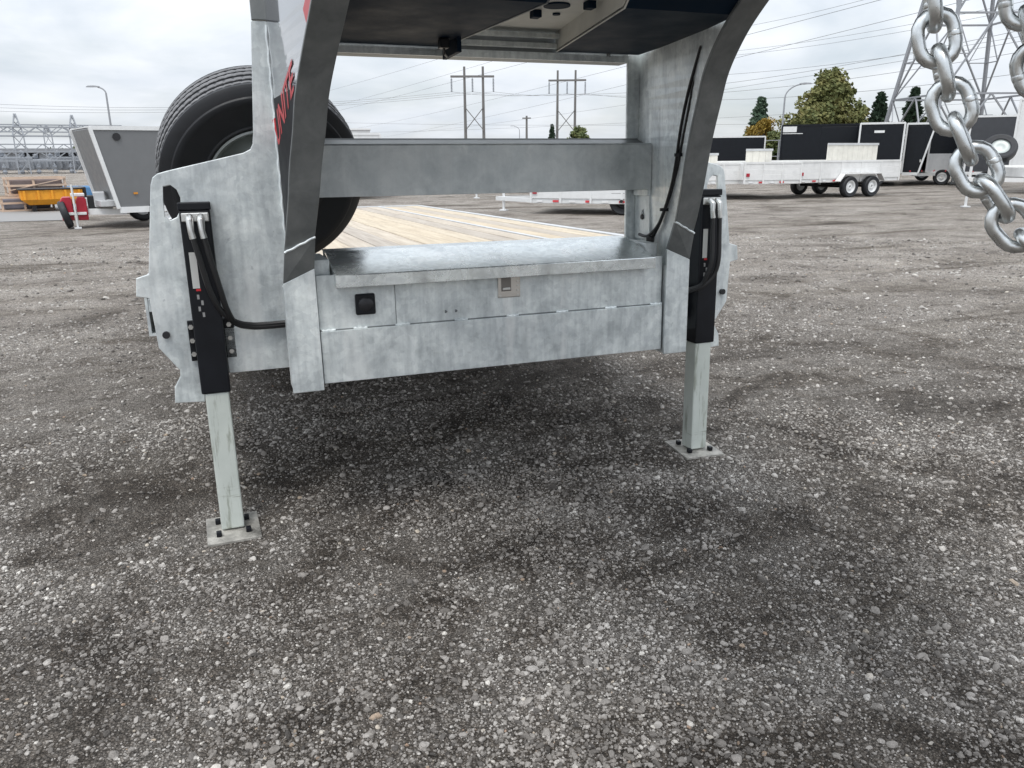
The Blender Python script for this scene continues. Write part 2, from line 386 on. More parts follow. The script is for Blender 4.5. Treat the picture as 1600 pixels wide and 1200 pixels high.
m3 = mixc(nd, lk, 1, m2.outputs[0], fr.outputs[0], 'MULTIPLY')
lk.new(m3.outputs[0], b.inputs['Base Color']); setb(b, None, .85, 0, .25)

def leaf_mat(name, a, b_, c_):
    m, nd, lk, b = mat_new(name)
    n = noise(nd, lk, .9, 4, .6); f = noise(nd, lk, 14, 2, .5)
    r1 = ramp(nd, lk, n.outputs['Fac'], [(.32, a), (.5, b_), (.68, c_)])
    r2 = ramp(nd, lk, f.outputs['Fac'], [(.3, (.7, .7, .7)), (.7, (1.25, 1.25, 1.2))])
    mm = mixc(nd, lk, 1, r1.outputs[0], r2.outputs[0], 'MULTIPLY'); lk.new(mm.outputs[0], b.inputs['Base Color'])
    setb(b, None, .7, 0, .25); return m
M_LEAF_G = leaf_mat('leaf_green', (.085, .105, .04), (.145, .155, .058), (.25, .225, .09))
M_LEAF_C = leaf_mat('needle_green', (.045, .08, .05), (.07, .11, .075), (.10, .14, .095))
M_LEAF_Y = leaf_mat('leaf_autumn', (.24, .19, .05), (.36, .26, .06), (.48, .33, .09))
M_LEAF_B = leaf_mat('bush_green', (.05, .075, .025), (.09, .11, .04), (.15, .16, .06))

# ------------------------------------------------------------------ ground
def hnoise(x, y):
    s = np.zeros_like(x)
    for i, (k, a) in enumerate(((.6, .010), (1.3, .008), (2.7, .005), (5.3, .003), (9.7, .002))):
        ph = i * 1.7
        s = s + a * (np.sin(k * x * 1.1 + 1.3 * np.sin(k * .7 * y + ph) + ph) * np.cos(k * y * .9 + 1.1 * np.sin(k * .8 * x + 2 * ph)))
    return s
def gh(x, y):
    x = np.asarray(x, float); y = np.asarray(y, float)
    near = np.exp(-((x / 9) ** 2 + ((y - 1) / 9) ** 2))
    h = hnoise(x, y)
    flat = np.minimum(1, np.minimum(np.hypot(x + 1.07, y - .22), np.hypot(x - 1.09, y - .28)) / .5)
    return (h * flat ** 2 + .030 * smoothstep(.1, 1.0, x)) * near
n = 420
t = np.linspace(-7.6, 7.6, n)
gx = 2.6 * np.sinh(t) + .2; gy = 2.6 * np.sinh(t) + .2
X, Y = np.meshgrid(gx, gy, indexing='ij'); Z = gh(X, Y)
verts = np.stack([X, Y, Z], -1).reshape(-1, 3)
idx = np.arange(n * n).reshape(n, n)
faces = np.stack([idx[:-1, :-1], idx[1:, :-1], idx[1:, 1:], idx[:-1, 1:]], -1).reshape(-1, 4)
me = bpy.data.meshes.new('ground'); me.from_pydata(verts.tolist(), [], faces.tolist()); me.materials.append(M_GROUND)
for p in me.polygons: p.use_smooth = True
ground = bpy.data.objects.new('ground', me); COL.objects.link(ground)
tag(ground, 'grey gravel yard with damp dark patches and wheel tracks', 'ground', kind='structure')

# pale paved strip beyond the gravel, far left
pv = MB()
pa, pb, pc, pd = gp(-260, 23), gp(92, 21.6), gp(150, 33), gp(-260, 36)
pv.add([(p.x, p.y, .012) for p in (pa, pb, pc, pd)], [(0, 1, 2, 3)])
tag(pv.build('pavement', painted('pale_asphalt', (.27, .265, .26), .9, 0, .06)), 'pale paved apron beside the crates', 'pavement', kind='structure')

# ------------------------------------------------------------------ the gooseneck trailer (nose up by 1.8 degrees)
TP = .031
TR = empty('gooseneck_trailer'); TR.rotation_euler = (-TP, 0, 0)
tag(TR, 'galvanised gooseneck flatbed trailer standing on two black drop leg jacks', 'trailer')

# -- front wall of the tool box
lower = MB().box(-.705, .705, .006, .018, .637, .8295).build('lower_front_panel', M_GALV, TR, .002)
up_ = MB().box(-.705, -.425, .018, .028, .8335, 1.03).build('upper_front_panel', M_GALV, TR, .0015)
up2 = MB().box(-.4235, .705, .0165, .028, .8335, 1.03).build('upper_front_panel', M_GALV, TR, .0015)
MB().box(-.70, .70, .0185, .03, .826, .838).build('seam_backing', M_NECK, lower)
MB().box(-.705, .705, .018, .20, .6375, .645).build('bottom_flange', M_GALV, lower)
for x0, w in ((-.70, .05), (-.585, .05), (-.43, .055), (-.20, .05), (.01, .05), (.222, .05), (.44, .05), (.65, .055)):
    pts = [(x0 + w * k / 8, .012 + .001 * math.sin(k * 2.3), .8322 + .0012 * math.sin(k * 1.9)) for k in range(9)]
    MB().tube(pts, .0045, 6).build('weld_bead', M_GALV2, lower, smooth=True)
# black sealed plug in the panel
pl = MB().box(-.573, -.50, .006, .0178, .880, .957).build('junction_box', M_BLACK, up_, .006)
MB().lathe([(0, .006), (.02, .006), (.027, .002), (.028, 0), (0, 0)], 20, Matrix.Translation((-.535, .006, .919)) @ Matrix.Rotation(R(90), 4, 'X'), closed=False).build('screw_cap', M_BOLT, pl, smooth=True)
# paddle latch
la = MB().box(-.023, .069, .0105, .0163, .905, .985).build('latch', M_LATCH, up2, .004)
MB().plate([(-.010, .93), (.030, .93), (.030, .982), (-.010, .982)], [], lambda a, b_: (a, .0092, b_), (0, .001, 0)).build('latch_recess', painted('latch_dark', (.20, .185, .17), .4, .5), la)
MB().box(-.006, .026, .004, .0089, .934, .944).build('latch_paddle', M_STEELFIT, la, .002)
for x, z in ((-.014, .912), (.058, .912), (.058, .932), (.058, .95), (.058, .968)):
    MB().cyl((x, .0104, z), (x, .0075, z), .0045, 10).build('rivet', M_STEELFIT, la)
for x in (-.235, -.195):
    MB().tube([(x, .0162, .872), (x + .004, .013, .868), (x, .0162, .864)], .0035, 6).build('weld_tack', M_NECK, up2)
# -- box lid with folded lip, pitched up to its hinge
lid = MB()
sec = [(-.036, .988), (-.036, 1.030), (-.034, 1.0335), (.10, 1.071), (.205, 1.097), (.30, 1.100), (.30, 1.094), (.206, 1.091), (.10, 1.064), (-.029, 1.027), (-.030, .988)]
lid.loft([[Vector((x, y, z)) for y, z in sec] for x in (-.642, .642)])
lid_o = lid.build('tool_box_lid', M_LID, TR, .0015)
for s in (-1, 1):
    MB().plate([(-.03, 1.02), (.30, 1.093), (.30, 1.03), (-.03, .99)], [], lambda a, b_: (s * .640, a, b_), (-s * .004, 0, 0)).build('lid_end', M_GALV, lid_o)
    MB().box(min(s * .648, s * .704), max(s * .648, s * .704), .06, .33, .95, 1.082).build('cheek_block', M_GALV, TR, .003)
MB().box(-.70, .70, .19, .20, .645, .99).build('tool_box_back', M_GALV, TR)
MB().box(-.64, .64, .03, .30, .96, .985).build('tool_box_rim', M_GALV, TR)

# -- posts, neck flanges, webs
path = [(1.145, -.060, .757), (1.2, -.090, .750), (1.3, -.138, .7375), (1.4, -.177, .7270), (1.5, -.224, .7130), (1.6, -.276, .7020),
        (1.7, -.345, .6820), (1.8, -.458, .6620), (1.88, -.580, .6500), (1.95, -.720, .637), (2.01, -.92, .62), (2.045, -1.2, .595), (2.06, -1.6, .56), (2.06, -2.2, .513), (2.06, -2.80, .466)]
smooth_path = [tuple(p) for p in catmull(path, 5)]     # z, y, x
def frame_sec(s, i, pathp, hw=.0505, th=.014, slant=0):
    z, y, x = pathp[i]
    z0, y0, _ = pathp[max(i - 1, 0)]; z1, y1, _ = pathp[min(i + 1, len(pathp) - 1)]
    t = Vector((0, y1 - y0, z1 - z0)).normalized(); nrm = Vector((0, t.z, -t.y))      # nrm: to the back of the flange
    if nrm.y < 0 and abs(t.z) > .2: nrm = -nrm
    if abs(t.z) <= .2: nrm = Vector((0, 0, 1)) if t.y < 0 else Vector((0, 0, -1))
    o = Vector((s * (x + hw), y, z)) - t * slant; i_ = Vector((s * (x - hw), y, z)) + t * slant
    return [o, i_, i_ + nrm * th, o + nrm * th]
for s in (-1, 1):
    a, b2 = sorted((s * .709, s * .819))
    # lower post: vertical face, top cut on the slant
    zo, zi = 1.013, 1.060
    post = MB().plate([(s * .819, .617), (s * .709, .617), (s * .709, zi), (s * .819, zo)], [], lambda p, q: (p, -.012, q), (0, .012, 0)).build('front_post', M_GALV, TR, .003)
    for xx in (.7135, .8075):
        MB().box(min(s * xx, s * (xx + .008)), max(s * xx, s * (xx + .008)), .0005, .13, .62, .99).build('post_side', M_GALV, post)
    # bent splice between post and neck
    zo2, zi2 = 1.120, 1.170
    spl = MB().loft([[Vector((s * .8185, -.0125, zo)), Vector((s * .7095, -.0125, zi)), Vector((s * .7095, .0005, zi)), Vector((s * .8185, .0005, zo))],
                     [Vector((s * .8085, -.052, zo2)), Vector((s * .7045, -.074, zi2)), Vector((s * .7045, -.060, zi2)), Vector((s * .8085, -.038, zo2))]])
    spl_o = spl.build('flange_splice', M_NECK, TR, .0015)
    MB().tube([(s * (.808 - .1035 * k / 12), -.0535 - .022 * k / 12 + .0012 * math.sin(k * 2.1), zo2 + .002 + .05 * k / 12 + .0012 * math.sin(k * 1.4)) for k in range(13)], .0042, 6).build('weld_bead', M_GALV2, spl_o, smooth=True)
    fl = MB(); secs = []
    for i in range(len(smooth_path)):
        k = max(0, 1 - i / 14)
        secs.append(frame_sec(s, i, smooth_path, slant=.026 * k))
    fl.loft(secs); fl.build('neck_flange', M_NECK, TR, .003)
    # web: from the flange back to the upright plate, then up to the top flange
    wb = MB(); th = .010
    rows = []
    zl = [.63, .8, .95, 1.04]
    for z in zl: rows.append((Vector((s * .763, .001 if z < 1 else -.004, z)), Vector((s * .762, .338, z))))
    for (z, y, x) in smooth_path[::2]:
        fr = Vector((s * x, y + (.012 if y > -.6 else 0), z + (.004 if y > -.6 else .013)))
        if y > -.56: bk = Vector((s * .760, .338, z + .01))
        elif y > -.66: bk = Vector((s * .758, .338, 2.34))
        else: bk = Vector((s * x, y, 2.34))
        rows.append((fr, bk))
    for i in range(len(rows) - 1):
        A, B = rows[i]; C_, D = rows[i + 1]; o = Vector((s * th, 0, 0))
        wb.loft([[A, B, B + o, A + o], [C_, D, D + o, C_ + o]], caps=False)
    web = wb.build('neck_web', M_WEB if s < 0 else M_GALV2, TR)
    if s < 0: WEB_L = web
    tf = MB()
    tf.loft([[Vector((s * (x - .05), y, 2.34)), Vector((s * (x + .05), y, 2.34)), Vector((s * (x + .05), y, 2.354)), Vector((s * (x - .05), y, 2.354))] for (y, x) in ((.36, .758), (-.66, .642), (-1.2, .595), (-2.8, .466))])
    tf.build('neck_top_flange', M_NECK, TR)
    # upright plate: rear flange of the neck running out into the side wing
    O = [(.706, 1.055), (.700, 1.915), (.8215, 1.915), (.852, 1.53), (.858, 1.492), (.868, 1.474), (.894, 1.461), (1.163, 1.400), (1.195, 1.391), (1.212, 1.378), (1.222, 1.350),
         (1.268, 1.035), (1.312, 1.022), (1.320, .955), (1.277, .945), (1.273, .865), (1.268, .757), (1.205, .664), (1.207, .640), (1.232, .598), (1.238, .537), (1.130, .530), (1.120, .640), (.772, .640), (.772, 1.055)]
    slot = [(1.181, 1.345), (1.155, 1.350), (1.138, 1.335), (1.128, 1.305), (1.130, 1.268), (1.148, 1.236), (1.172, 1.226), (1.188, 1.240), (1.186, 1.30)]
    wing = MB().plate([(s * p, q) for p, q in O], [[(s * p, q) for p, q in slot]], lambda p, q: (p, .340, q), (0, .014, 0)).build('side_wing', M_GALV, TR, .003)
    # dark strap above, welded bead down the web
    MB().box(min(s * .70, s * .8195), max(s * .70, s * .8195), .336, .358, 1.917, 2.339).build('upright_cap', M_NECK, TR, .002)
    bead = [(s * (.772 + .002 * math.sin(k * 1.7)), .336, 1.10 + .80 * k / 40) for k in range(41)]
    MB().tube(bead, .0055, 6).build('weld_bead', M_GALV2, wing, smooth=True)
    # wing return and bolt
    MB().plate([(.3545, 1.00), (.42, .98), (.42, .80), (.3545, .78)], [], lambda p, q: (s * 1.262, p, q), (-s * .01, 0, 0)).build('wing_return', M_GALV, wing)
    MB().cyl((s * 1.236, .3405, .806), (s * 1.236, .326, .806), .0135, 14).build('bolt', M_BOLT, wing, smooth=True)
    # crossmember face under the wing, between jack and post
    a, b2 = sorted((s * .80, s * 1.03))
    MB().box(a, b2, .318, .339, .640, .818).build('crossmember_end', M_GALV, TR, .002)

# -- cross bar between the uprights
cbar = MB()
cbar.loft([[Vector((x, y, z)) for y, z in ((.20, 1.2955), (.20, 1.480), (.207, 1.4865), (.212, 1.4865), (.212, 1.478), (.208, 1.30), (.325, 1.30), (.325, 1.2955))] for x in (-.748, .748)])
cb_o = cbar.build('cross_bar', M_BAR, TR, .0015)
MB().loft([[Vector((x, y, z)) for y, z in ((.214, 1.472), (.320, 1.506), (.327, 1.512), (.327, 1.30), (.320, 1.3005), (.320, 1.499), (.214, 1.466))] for x in (-.748, .748)]).build('cross_bar_top', M_NECK, cb_o, .0015)
for s in (-1, 1):
    MB().box(min(s * .735, s * .752), max(s * .735, s * .752), .206, .33, 1.27, 1.462).build('end_plate', M_GALV, cb_o, .003)
# -- bracket with a hole at the foot of the right upright
br = MB().plate([(.205, 1.085), (.338, 1.085), (.338, 1.285), (.215, 1.285)], [[(.264 + .014 * math.cos(t_), 1.188 + .024 * math.sin(t_)) for t_ in [k * math.pi / 6 for k in range(12)]]], lambda p, q: (.757, p, q), (-.008, 0, 0)).build('upright_gusset', M_GALV, TR)
MB().cyl((.748, .264, 1.178), (.742, .264, 1.178), .011, 12).build('bolt', M_BOLT, br, smooth=True)

# -- top cross beam and neck underside with its tapered recess
bm_ = MB().box(-.70, .70, .330, .3385, 1.818, 1.846).build('beam_lip', M_GALV2, TR, .001)
MB().box(-.70, .70, .3395, .42, 1.8185, 2.33).build('beam_web', M_NECK, TR)
def nx(y):                       # half width of the neck between webs at y
    return float(np.interp(-y, [-.34, .06, .46, .58, .92, 1.6, 2.8], [.755, .74, .655, .642, .612, .552, .458]))
def nz_(y): return float(np.interp(-y, [-.34, .50, .58, .72, .92, 1.2, 1.6, 2.8], [1.850, 1.850, 1.895, 1.965, 2.024, 2.059, 2.074, 2.074]))
ys = [.326, .1, -.2, -.5, -.58, -.72, -.92, -1.2, -1.6, -2.2, -2.78]
def rl(y): return -.113 + .105 * (.33 - y) / 1.0 if y > -.9 else .016
def rr_(y): return .359 - .16 * (.33 - y) / 1.0 if y > -.9 else .164
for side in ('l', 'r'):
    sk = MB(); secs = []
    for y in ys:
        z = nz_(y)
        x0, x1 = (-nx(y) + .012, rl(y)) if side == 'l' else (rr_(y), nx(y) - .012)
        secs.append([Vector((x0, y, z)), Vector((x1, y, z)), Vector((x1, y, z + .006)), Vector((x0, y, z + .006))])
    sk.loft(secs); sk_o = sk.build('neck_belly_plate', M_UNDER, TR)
    wl_ = MB(); secs = []
    for y in ys:
        x = rl(y) if side == 'l' else rr_(y); z = nz_(y)
        xo = x - .006 if side == 'l' else x + .006
        secs.append([Vector((x, y, z - .002)), Vector((xo, y, z - .002)), Vector((xo, y, z + .07)), Vector((x, y, z + .07))])
    wl_.loft(secs); wl_.build('recess_wall', M_NECK if side == 'l' else M_RECESS, sk_o)
tp_ = MB(); secs = []
for y in ys:
    z = nz_(y) + .07
    secs.append([Vector((rl(y) - .02, y, z)), Vector((rr_(y) + .02, y, z)), Vector((rr_(y) + .02, y, z + .006)), Vector((rl(y) - .02, y, z + .006))])
tp_.loft(secs); ceil_ = tp_.build('recess_plate', M_RECESS, TR)
for (x, y, r_) in ((.150, -.165, .046), (.205, -.035, .014)):
    MB().cyl((x, y, 1.9195), (x, y, 1.914), r_, 28).build('dark_hole_disc', M_UNDER, ceil_, smooth=True)  # dark discs painting the shade inside the plate's holes
for (x, y) in ((.115, -.06), (.235, -.245)):
    MB().box(x - .016, x + .016, y - .02, y + .02, 1.895, 1.9195).build('clip', M_UNDER, ceil_, .003)
for y, z0, dz in ((.30, 1.856, .02), (.265, 1.888, .018)):
    MB().box(rl(.3) + .004, rr_(.3) - .004, y - .012, y + .012, z0, z0 + dz).build('recess_rib', M_GALV, ceil_, .002)
# marker lamp and bracket under the belly
mk = MB().box(-.185, -.150, .12, .16, 1.815, 1.849).build('marker_lamp', M_BLACK, TR, .004)
MB().tube([(-.167, .14, 1.815), (-.160, .16, 1.800), (-.14, .20, 1.797)], .004, 6).build('lead', M_RUBBER_HOSE, mk)
MB().box(-.128, -.112, .10, .30, 1.80, 1.849).build('belly_tab', M_UNDER, TR)
for p in ((.60, .325, 1.838), (.735, -.02, 1.775)):
    MB().tube([Vector(p) + Vector((0, 0, .012)), Vector(p)], .009, 10).build('bolt', M_STEELFIT, TR, smooth=True)
# nose of the neck above the camera: end plate and coupler tube
MB().box(-.466, .466, -2.812, -2.80, 2.05, 2.36).build('nose_plate', M_NECK, TR)
cp = MB().box(-.075, .075, -2.62, -2.47, 1.45, 2.33).build('coupler_tube', M_BLACK, TR, .006)
MB().lathe([(.0, -.09), (.075, -.09), (.085, -.05), (.085, .08), (0, .08)], 24, Matrix.Translation((0, -2.545, 1.37)), closed=False).build('ball_socket', M_BLACK, cp, smooth=True)

# -- hoses on the inner face of the right upright
def hose(pts, r, name, parent, k=6):
    return MB().tube([Vector(p) for p in catmull(pts, k)], r, 8).build(name, M_RUBBER_HOSE, parent, smooth=True)
hose([(.700, -.235, 1.80), (.712, -.150, 1.66), (.725, -.09, 1.53), (.735, -.025, 1.386), (.742, .03, 1.287), (.745, .11, 1.165), (.744, .165, 1.098)], .0075, 'hydraulic_hose', TR)
hose([(.690, -.225, 1.80), (.703, -.135, 1.66), (.716, -.070, 1.53), (.728, -.02, 1.386), (.735, .025, 1.287), (.738, .10, 1.165), (.736, .19, 1.102), (.730, .26, 1.104)], .0065, 'hydraulic_hose', TR)
MB().lathe([(.0, 0), (.018, 0), (.018, .03), (.012, .034), (0, .034)], 14, Matrix.Translation((.735, .17, 1.066)), closed=False).build('hose_grommet', M_RUBBER_HOSE, TR, smooth=True)
for (x, y, z) in ((.728, -.045, 1.43), (.742, .075, 1.215)):
    MB().lathe([(.015, -.006), (.019, -.006), (.019, .006), (.015, .006)], 12, Matrix.Translation((x, y, z))).build('hose_tie', M_BLACK, TR)

# -- decal lettering on the glossy web, reading upwards
def lettering(body, size, name, parent, M, mat, shear=0):
    cu = bpy.data.curves.new(name, 'FONT'); cu.body = body; cu.size = size; cu.extrude = .0006; cu.offset = .0025; cu.shear = shear; cu.align_x = 'LEFT'
    to = bpy.data.objects.new(name + '_tmp', cu); COL.objects.link(to)
    bpy.context.view_layer.update()
    me_ = bpy.data.meshes.new_from_object(to); bpy.data.objects.remove(to, do_unlink=True)
    me_.materials.clear(); me_.materials.append(mat)
    o = bpy.data.objects.new(name, me_); COL.objects.link(o); o.parent = parent; o.matrix_basis = M; return o
def web_x(y, z):                 # outer face of the left web
    fz, fy, fx = min(smooth_path, key=lambda p: abs(p[0] - z))
    k = (y - fy) / (.338 - fy); return -(fx + (.760 - fx) * k) - .0135
def on_web(y, z, ang):
    """local x runs up along the web, local y to the back, z outwards"""
    p = Vector((web_x(y, z), y, z)); p2 = Vector((web_x(y + .1, z), y + .1, z)); p3 = Vector((web_x(y, z + .1), y, z + .1))
    ey = (p2 - p).normalized(); ez = (p3 - p).normalized(); 
    ux = (ez * math.cos(ang) - ey * math.sin(ang)).normalized(); nrm = Vector((-1, 0, 0))
    nrm = ey.cross(ez).normalized(); nrm = nrm if nrm.x < 0 else -nrm
    uy = nrm.cross(ux).normalized()
    Mx = Matrix((ux, uy, nrm)).transposed().to_4x4(); Mx.translation = p + nrm * .004
    return Mx
dl = lettering('UNITE', .145, 'decal_lettering', WEB_L, on_web(.32, 1.475, R(66)), M_RED, .15)
_mb = dl.matrix_basis.copy(); dl.data.transform(_mb); dl.matrix_basis = Matrix.Identity(4)
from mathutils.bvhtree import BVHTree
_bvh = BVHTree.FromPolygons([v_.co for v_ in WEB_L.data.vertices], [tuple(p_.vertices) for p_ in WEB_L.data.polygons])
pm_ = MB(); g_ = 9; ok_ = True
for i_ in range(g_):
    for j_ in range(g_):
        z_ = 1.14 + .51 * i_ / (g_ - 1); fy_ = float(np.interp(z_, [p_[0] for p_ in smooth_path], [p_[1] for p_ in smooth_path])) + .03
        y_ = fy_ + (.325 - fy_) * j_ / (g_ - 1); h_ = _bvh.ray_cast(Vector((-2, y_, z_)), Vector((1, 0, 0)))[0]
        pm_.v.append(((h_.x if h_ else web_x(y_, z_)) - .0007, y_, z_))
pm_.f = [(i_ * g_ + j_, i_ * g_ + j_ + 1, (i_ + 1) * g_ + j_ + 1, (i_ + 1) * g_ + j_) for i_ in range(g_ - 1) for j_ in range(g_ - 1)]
pm_.build('reflection_panel', painted('reflection_black', (.012, .012, .014), .55, 0, .1, spec=.2), WEB_L)  # matte dark sheet painting the plate and tyre's reflection in the web
for v_ in dl.data.vertices:
    hit = _bvh.ray_cast(Vector((-2, v_.co.y, v_.co.z)), Vector((1, 0, 0)))[0]
    v_.co.x = (hit.x if hit else v_.co.x) - .0012 - (.0006 if v_.normal.x < 0 else 0)
MB().box(0, .42, 0, .05, 0, .001, on_web(-.28, 1.80, R(62))).build('decal_stripe', M_RED, WEB_L)

# -- drop leg jacks
for s in (-1, 1):
    cx_ = 1.083; zg = .0 if s < 0 else .030
    sx = lambda a_, b_: (min(s * a_, s * b_), max(s * a_, s * b_))
    jk = MB().box(*sx(1.031, 1.135), .236, .336, .585, 1.262).build('drop_leg_jack', M_BLACK, TR, .006)
    MB().box(*sx(1.028, 1.138), .233, .338, 1.2625, 1.290).build('top_cap', M_BLACK, jk, .004)
    leg = MB().box(*sx(1.038, 1.124), .243, .329, .0 + zg + .028 - 0.004, .5849).build('inner_leg', M_LEG, jk, .006)
    # foot, lying flat on the ground: undo the trailer's tilt
    fo = MB(); c0 = Vector((s * 1.081, .286 if s > 0 else .27, zg + .013))
    rot = Matrix.Translation(c0) @ Matrix.Rotation(TP, 4, 'X') @ Matrix.Rotation(R(-5 if s > 0 else 2), 4, 'Z')
    fo.box(-.100, .100, -.120, .120, -.006, .006, rot); foot = fo.build('foot_plate', M_PAD, leg, .002)
    for dx_, dy_ in ((-.055, -.06), (.055, -.06), (-.055, .055), (.055, .055)):
        MB().box(dx_ - .010, dx_ + .010, dy_ - .012, dy_ + .012, .0065, .026, rot).build('foot_lug', M_BLACK, foot, .003)
    # flange plates with bolts on either side
    for x0, x1, nb in ((1.1355, 1.158, 3), (.993, 1.0305, 3)):
        fp = MB().box(*sx(x0, x1), .318, .332, .700, .855).build('mounting_flange', M_BLACK, jk, .002)
        for k in range(nb):
            xm = s * (x0 + x1) / 2; zz = .728 + .052 * k
            MB().cyl((xm, .3175, zz), (xm, .306, zz), .0095, 6).build('bolt', M_STEELFIT, fp)
    # hydraulic elbows and hoses
    for k, dx_ in enumerate((-.018, .018)):
        ex = s * cx_ + dx_
        MB().tube([(ex * 1.0, .236, 1.238), (ex, .215, 1.238), (ex, .200, 1.228), (ex, .198, 1.19), (ex + .004, .198, 1.165)], [.014, .014, .0135, .011, .012], 12).build('hydraulic_elbow', M_STEELFIT, jk, smooth=True)
    MB().box(s * cx_ - .046, s * cx_ + .046, .2285, .2359, 1.222, 1.254).build('port_plate', M_STEELFIT, jk, .004)
    if s < 0:
        for k, dx_ in enumerate((-.018, .018)):
            ex = -cx_ + dx_
            hose([(ex + .004, .198, 1.17), (ex + .018, .198, 1.09), (-1.045 + dx_, .205, .98), (-1.022 + dx_ * .6, .225, .90), (-.985, .262, .848 - k * .006), (-.93, .285, .828 - k * .008), (-.87, .292, .824 - k * .008), (-.80, .30, .824 - k * .008)], .0105, 'hydraulic_hose', jk)
    else:
        for k, dx_ in enumerate((-.018, .018)):
            ex = cx_ + dx_
            hose([(ex + .002, .198, 1.17), (ex + .004, .196, 1.09), (1.085 + dx_, .19, .98), (1.07 + dx_, .20, .91), (1.035, .215, .865 - k * .008), (.99, .25, .842 - k * .008), (.90, .30, .835 - k * .008)], .0105, 'hydraulic_hose', jk)
    # maker's plate and warning sticker
    MB().box(s * cx_ - .036, s * cx_ - .012, .2345, .2359, .985, 1.115).build('maker_label', M_WHITE_LABEL, jk)
    MB().box(s * cx_ - .026, s * cx_ - .010, .2345, .2359, .975, .983).build('warning_stripe', M_RED, jk)
    for k in range(4):
        MB().box(s * cx_ - .026 + .012 * (k % 2), s * cx_ - .018 + .012 * (k % 2), .2347, .2359, .945 - .022 * k, .962 - .022 * k).build('serial_mark', painted('faded_print', (.26, .26, .26), .5), jk)

# -- spare wheel behind the left wing, leaning forward
SP = Vector((-.815, .67, 1.398)); th_ = R(26)
nface = Vector((.05, -math.cos(th_), -math.sin(th_))).normalized()
zq = nface.to_track_quat('Z', 'Y').to_matrix().to_4x4(); MW = Matrix.Translation(SP) @ zq
def tyre_profile(Ro=.402, w=.118, Rb=.214, grooves=True):
    pr = [(Rb, -w * .80), (Rb + .02, -w * .88), ((Ro + Rb) / 2 + .01, -w * 1.06), (Ro - .045, -w * 1.0), (Ro - .016, -w * .92)]
    if grooves:
        xs = [-.88]
        for c_ in (-.56, -.19, .19, .56):
            pr += [(Ro - .004 * abs(c_) * 2, w * (c_ - .045) * .92), (Ro - .012, w * (c_ - .035) * .92), (Ro - .012, w * (c_ + .035) * .92), (Ro - .004 * abs(c_) * 2, w * (c_ + .045) * .92)]
        pr = pr[:5] + [(Ro - .006, -w * .84)] + pr[5:] + [(Ro - .006, w * .84)]
    else:
        pr += [(Ro, -w * .6), (Ro, w * .6)]
    pr += [(Ro - .016, w * .92), (Ro - .045, w * 1.0), ((Ro + Rb) / 2 + .045, w * 1.055), ((Ro + Rb) / 2 + .040, w * 1.075), ((Ro + Rb) / 2 + .025, w * 1.075), ((Ro + Rb) / 2 + .02, w * 1.06), (Rb + .025, w * .90), (Rb + .018, w * .93), (Rb, w * .80)]
    return pr
spare = MB().lathe(tyre_profile(), 96, MW).build('spare_tyre', M_RUB, TR, smooth=True)
spare.data.set_sharp_from_angle(angle=R(28))
M_TREAD = painted('dusty_tread', (.17, .17, .175), .75, 0, .3, scale=30)
for k, (c0, c1) in enumerate(((-.80, -.62), (-.50, -.25), (-.13, .13), (.25, .50), (.62, .80))):
    w_ = .118 * .92; ro = .4035 - .006 * abs(c0 + c1) / 2
    rib = MB().lathe([(ro - .012, w_ * c0), (ro - .001, w_ * (c0 + .02)), (ro, w_ * (c0 + c1) / 2), (ro - .001, w_ * (c1 - .02)), (ro - .012, w_ * c1)], 288, MW)
    MWi = MW.inverted()
    for q in range(288):
        if q % 4 == k % 4:                       # sipes cut across the rib
            for e_ in range(1, 4):
                p_ = MWi @ Vector(rib.v[q * 5 + e_]); f_ = .9955; rib.v[q * 5 + e_] = tuple(MW @ Vector((p_.x * f_, p_.y * f_, p_.z)))
    rib.build('tread_rib', M_TREAD, spare)
rim = MB().lathe([(.214, .095), (.220, .102), (.212, .106), (.198, .085), (.192, .03), (.165, .0), (.12, .035), (.10, .06), (.085, .065), (.065, .06), (.06, .05), (.06, .04), (.09, .04), (.16, -.02), (.19, -.09), (.214, -.095)], 64, MW)
rim_o = rim.build('rim', M_RIM, spare, smooth=True)
for k in range(8):
    p = MW @ Matrix.Rotation(2 * math.pi * k / 8, 4, 'Z') @ Vector((.083, 0, .0)); 
    MB().cyl(p + nface * .066, p + nface * .085, .011, 6).build('wheel_nut', M_STEELFIT, rim_o)
MB().bar(SP - nface * .02 - Vector((0, 0, .40)), SP - nface * .02 + Vector((0, 0, .02)), .09, .06, up=(0, 1, 0)).build('spare_carrier', M_GALV, TR)

# -- deck: long planks, white painted steel strip, side rails
def dz_(y): return 1.0 + .010 * (y - 1)
deck = MB()
deck.loft([[Vector((x, y, dz_(y) - .055)) for x in (-1.285, 1.285)] + [Vector((x, y, dz_(y) - .10)) for x in (1.285, -1.285)] for y in (.36, 6.6)])
deck_o = deck.build('deck_frame', M_GALV, TR)
def plank_strip(x0, x1, n_):
    w = (x1 - x0) / n_
    for k in range(n_):
        j = random.uniform(-.002, .003); pm = MB()
        pm.loft([[Vector((x0 + k * w + .003, y, dz_(y) - .05)), Vector((x0 + (k + 1) * w - .003, y, dz_(y) - .05)), Vector((x0 + (k + 1) * w - .003, y, dz_(y) + j)), Vector((x0 + k * w + .003, y, dz_(y) + j))] for y in (.42, 6.52)])
        pm.build('deck_plank', M_WOOD, deck_o, .003, seg=1)
plank_strip(-1.24, -.80, 3); plank_strip(-.76, .76, 11); plank_strip(.80, 1.24, 3)
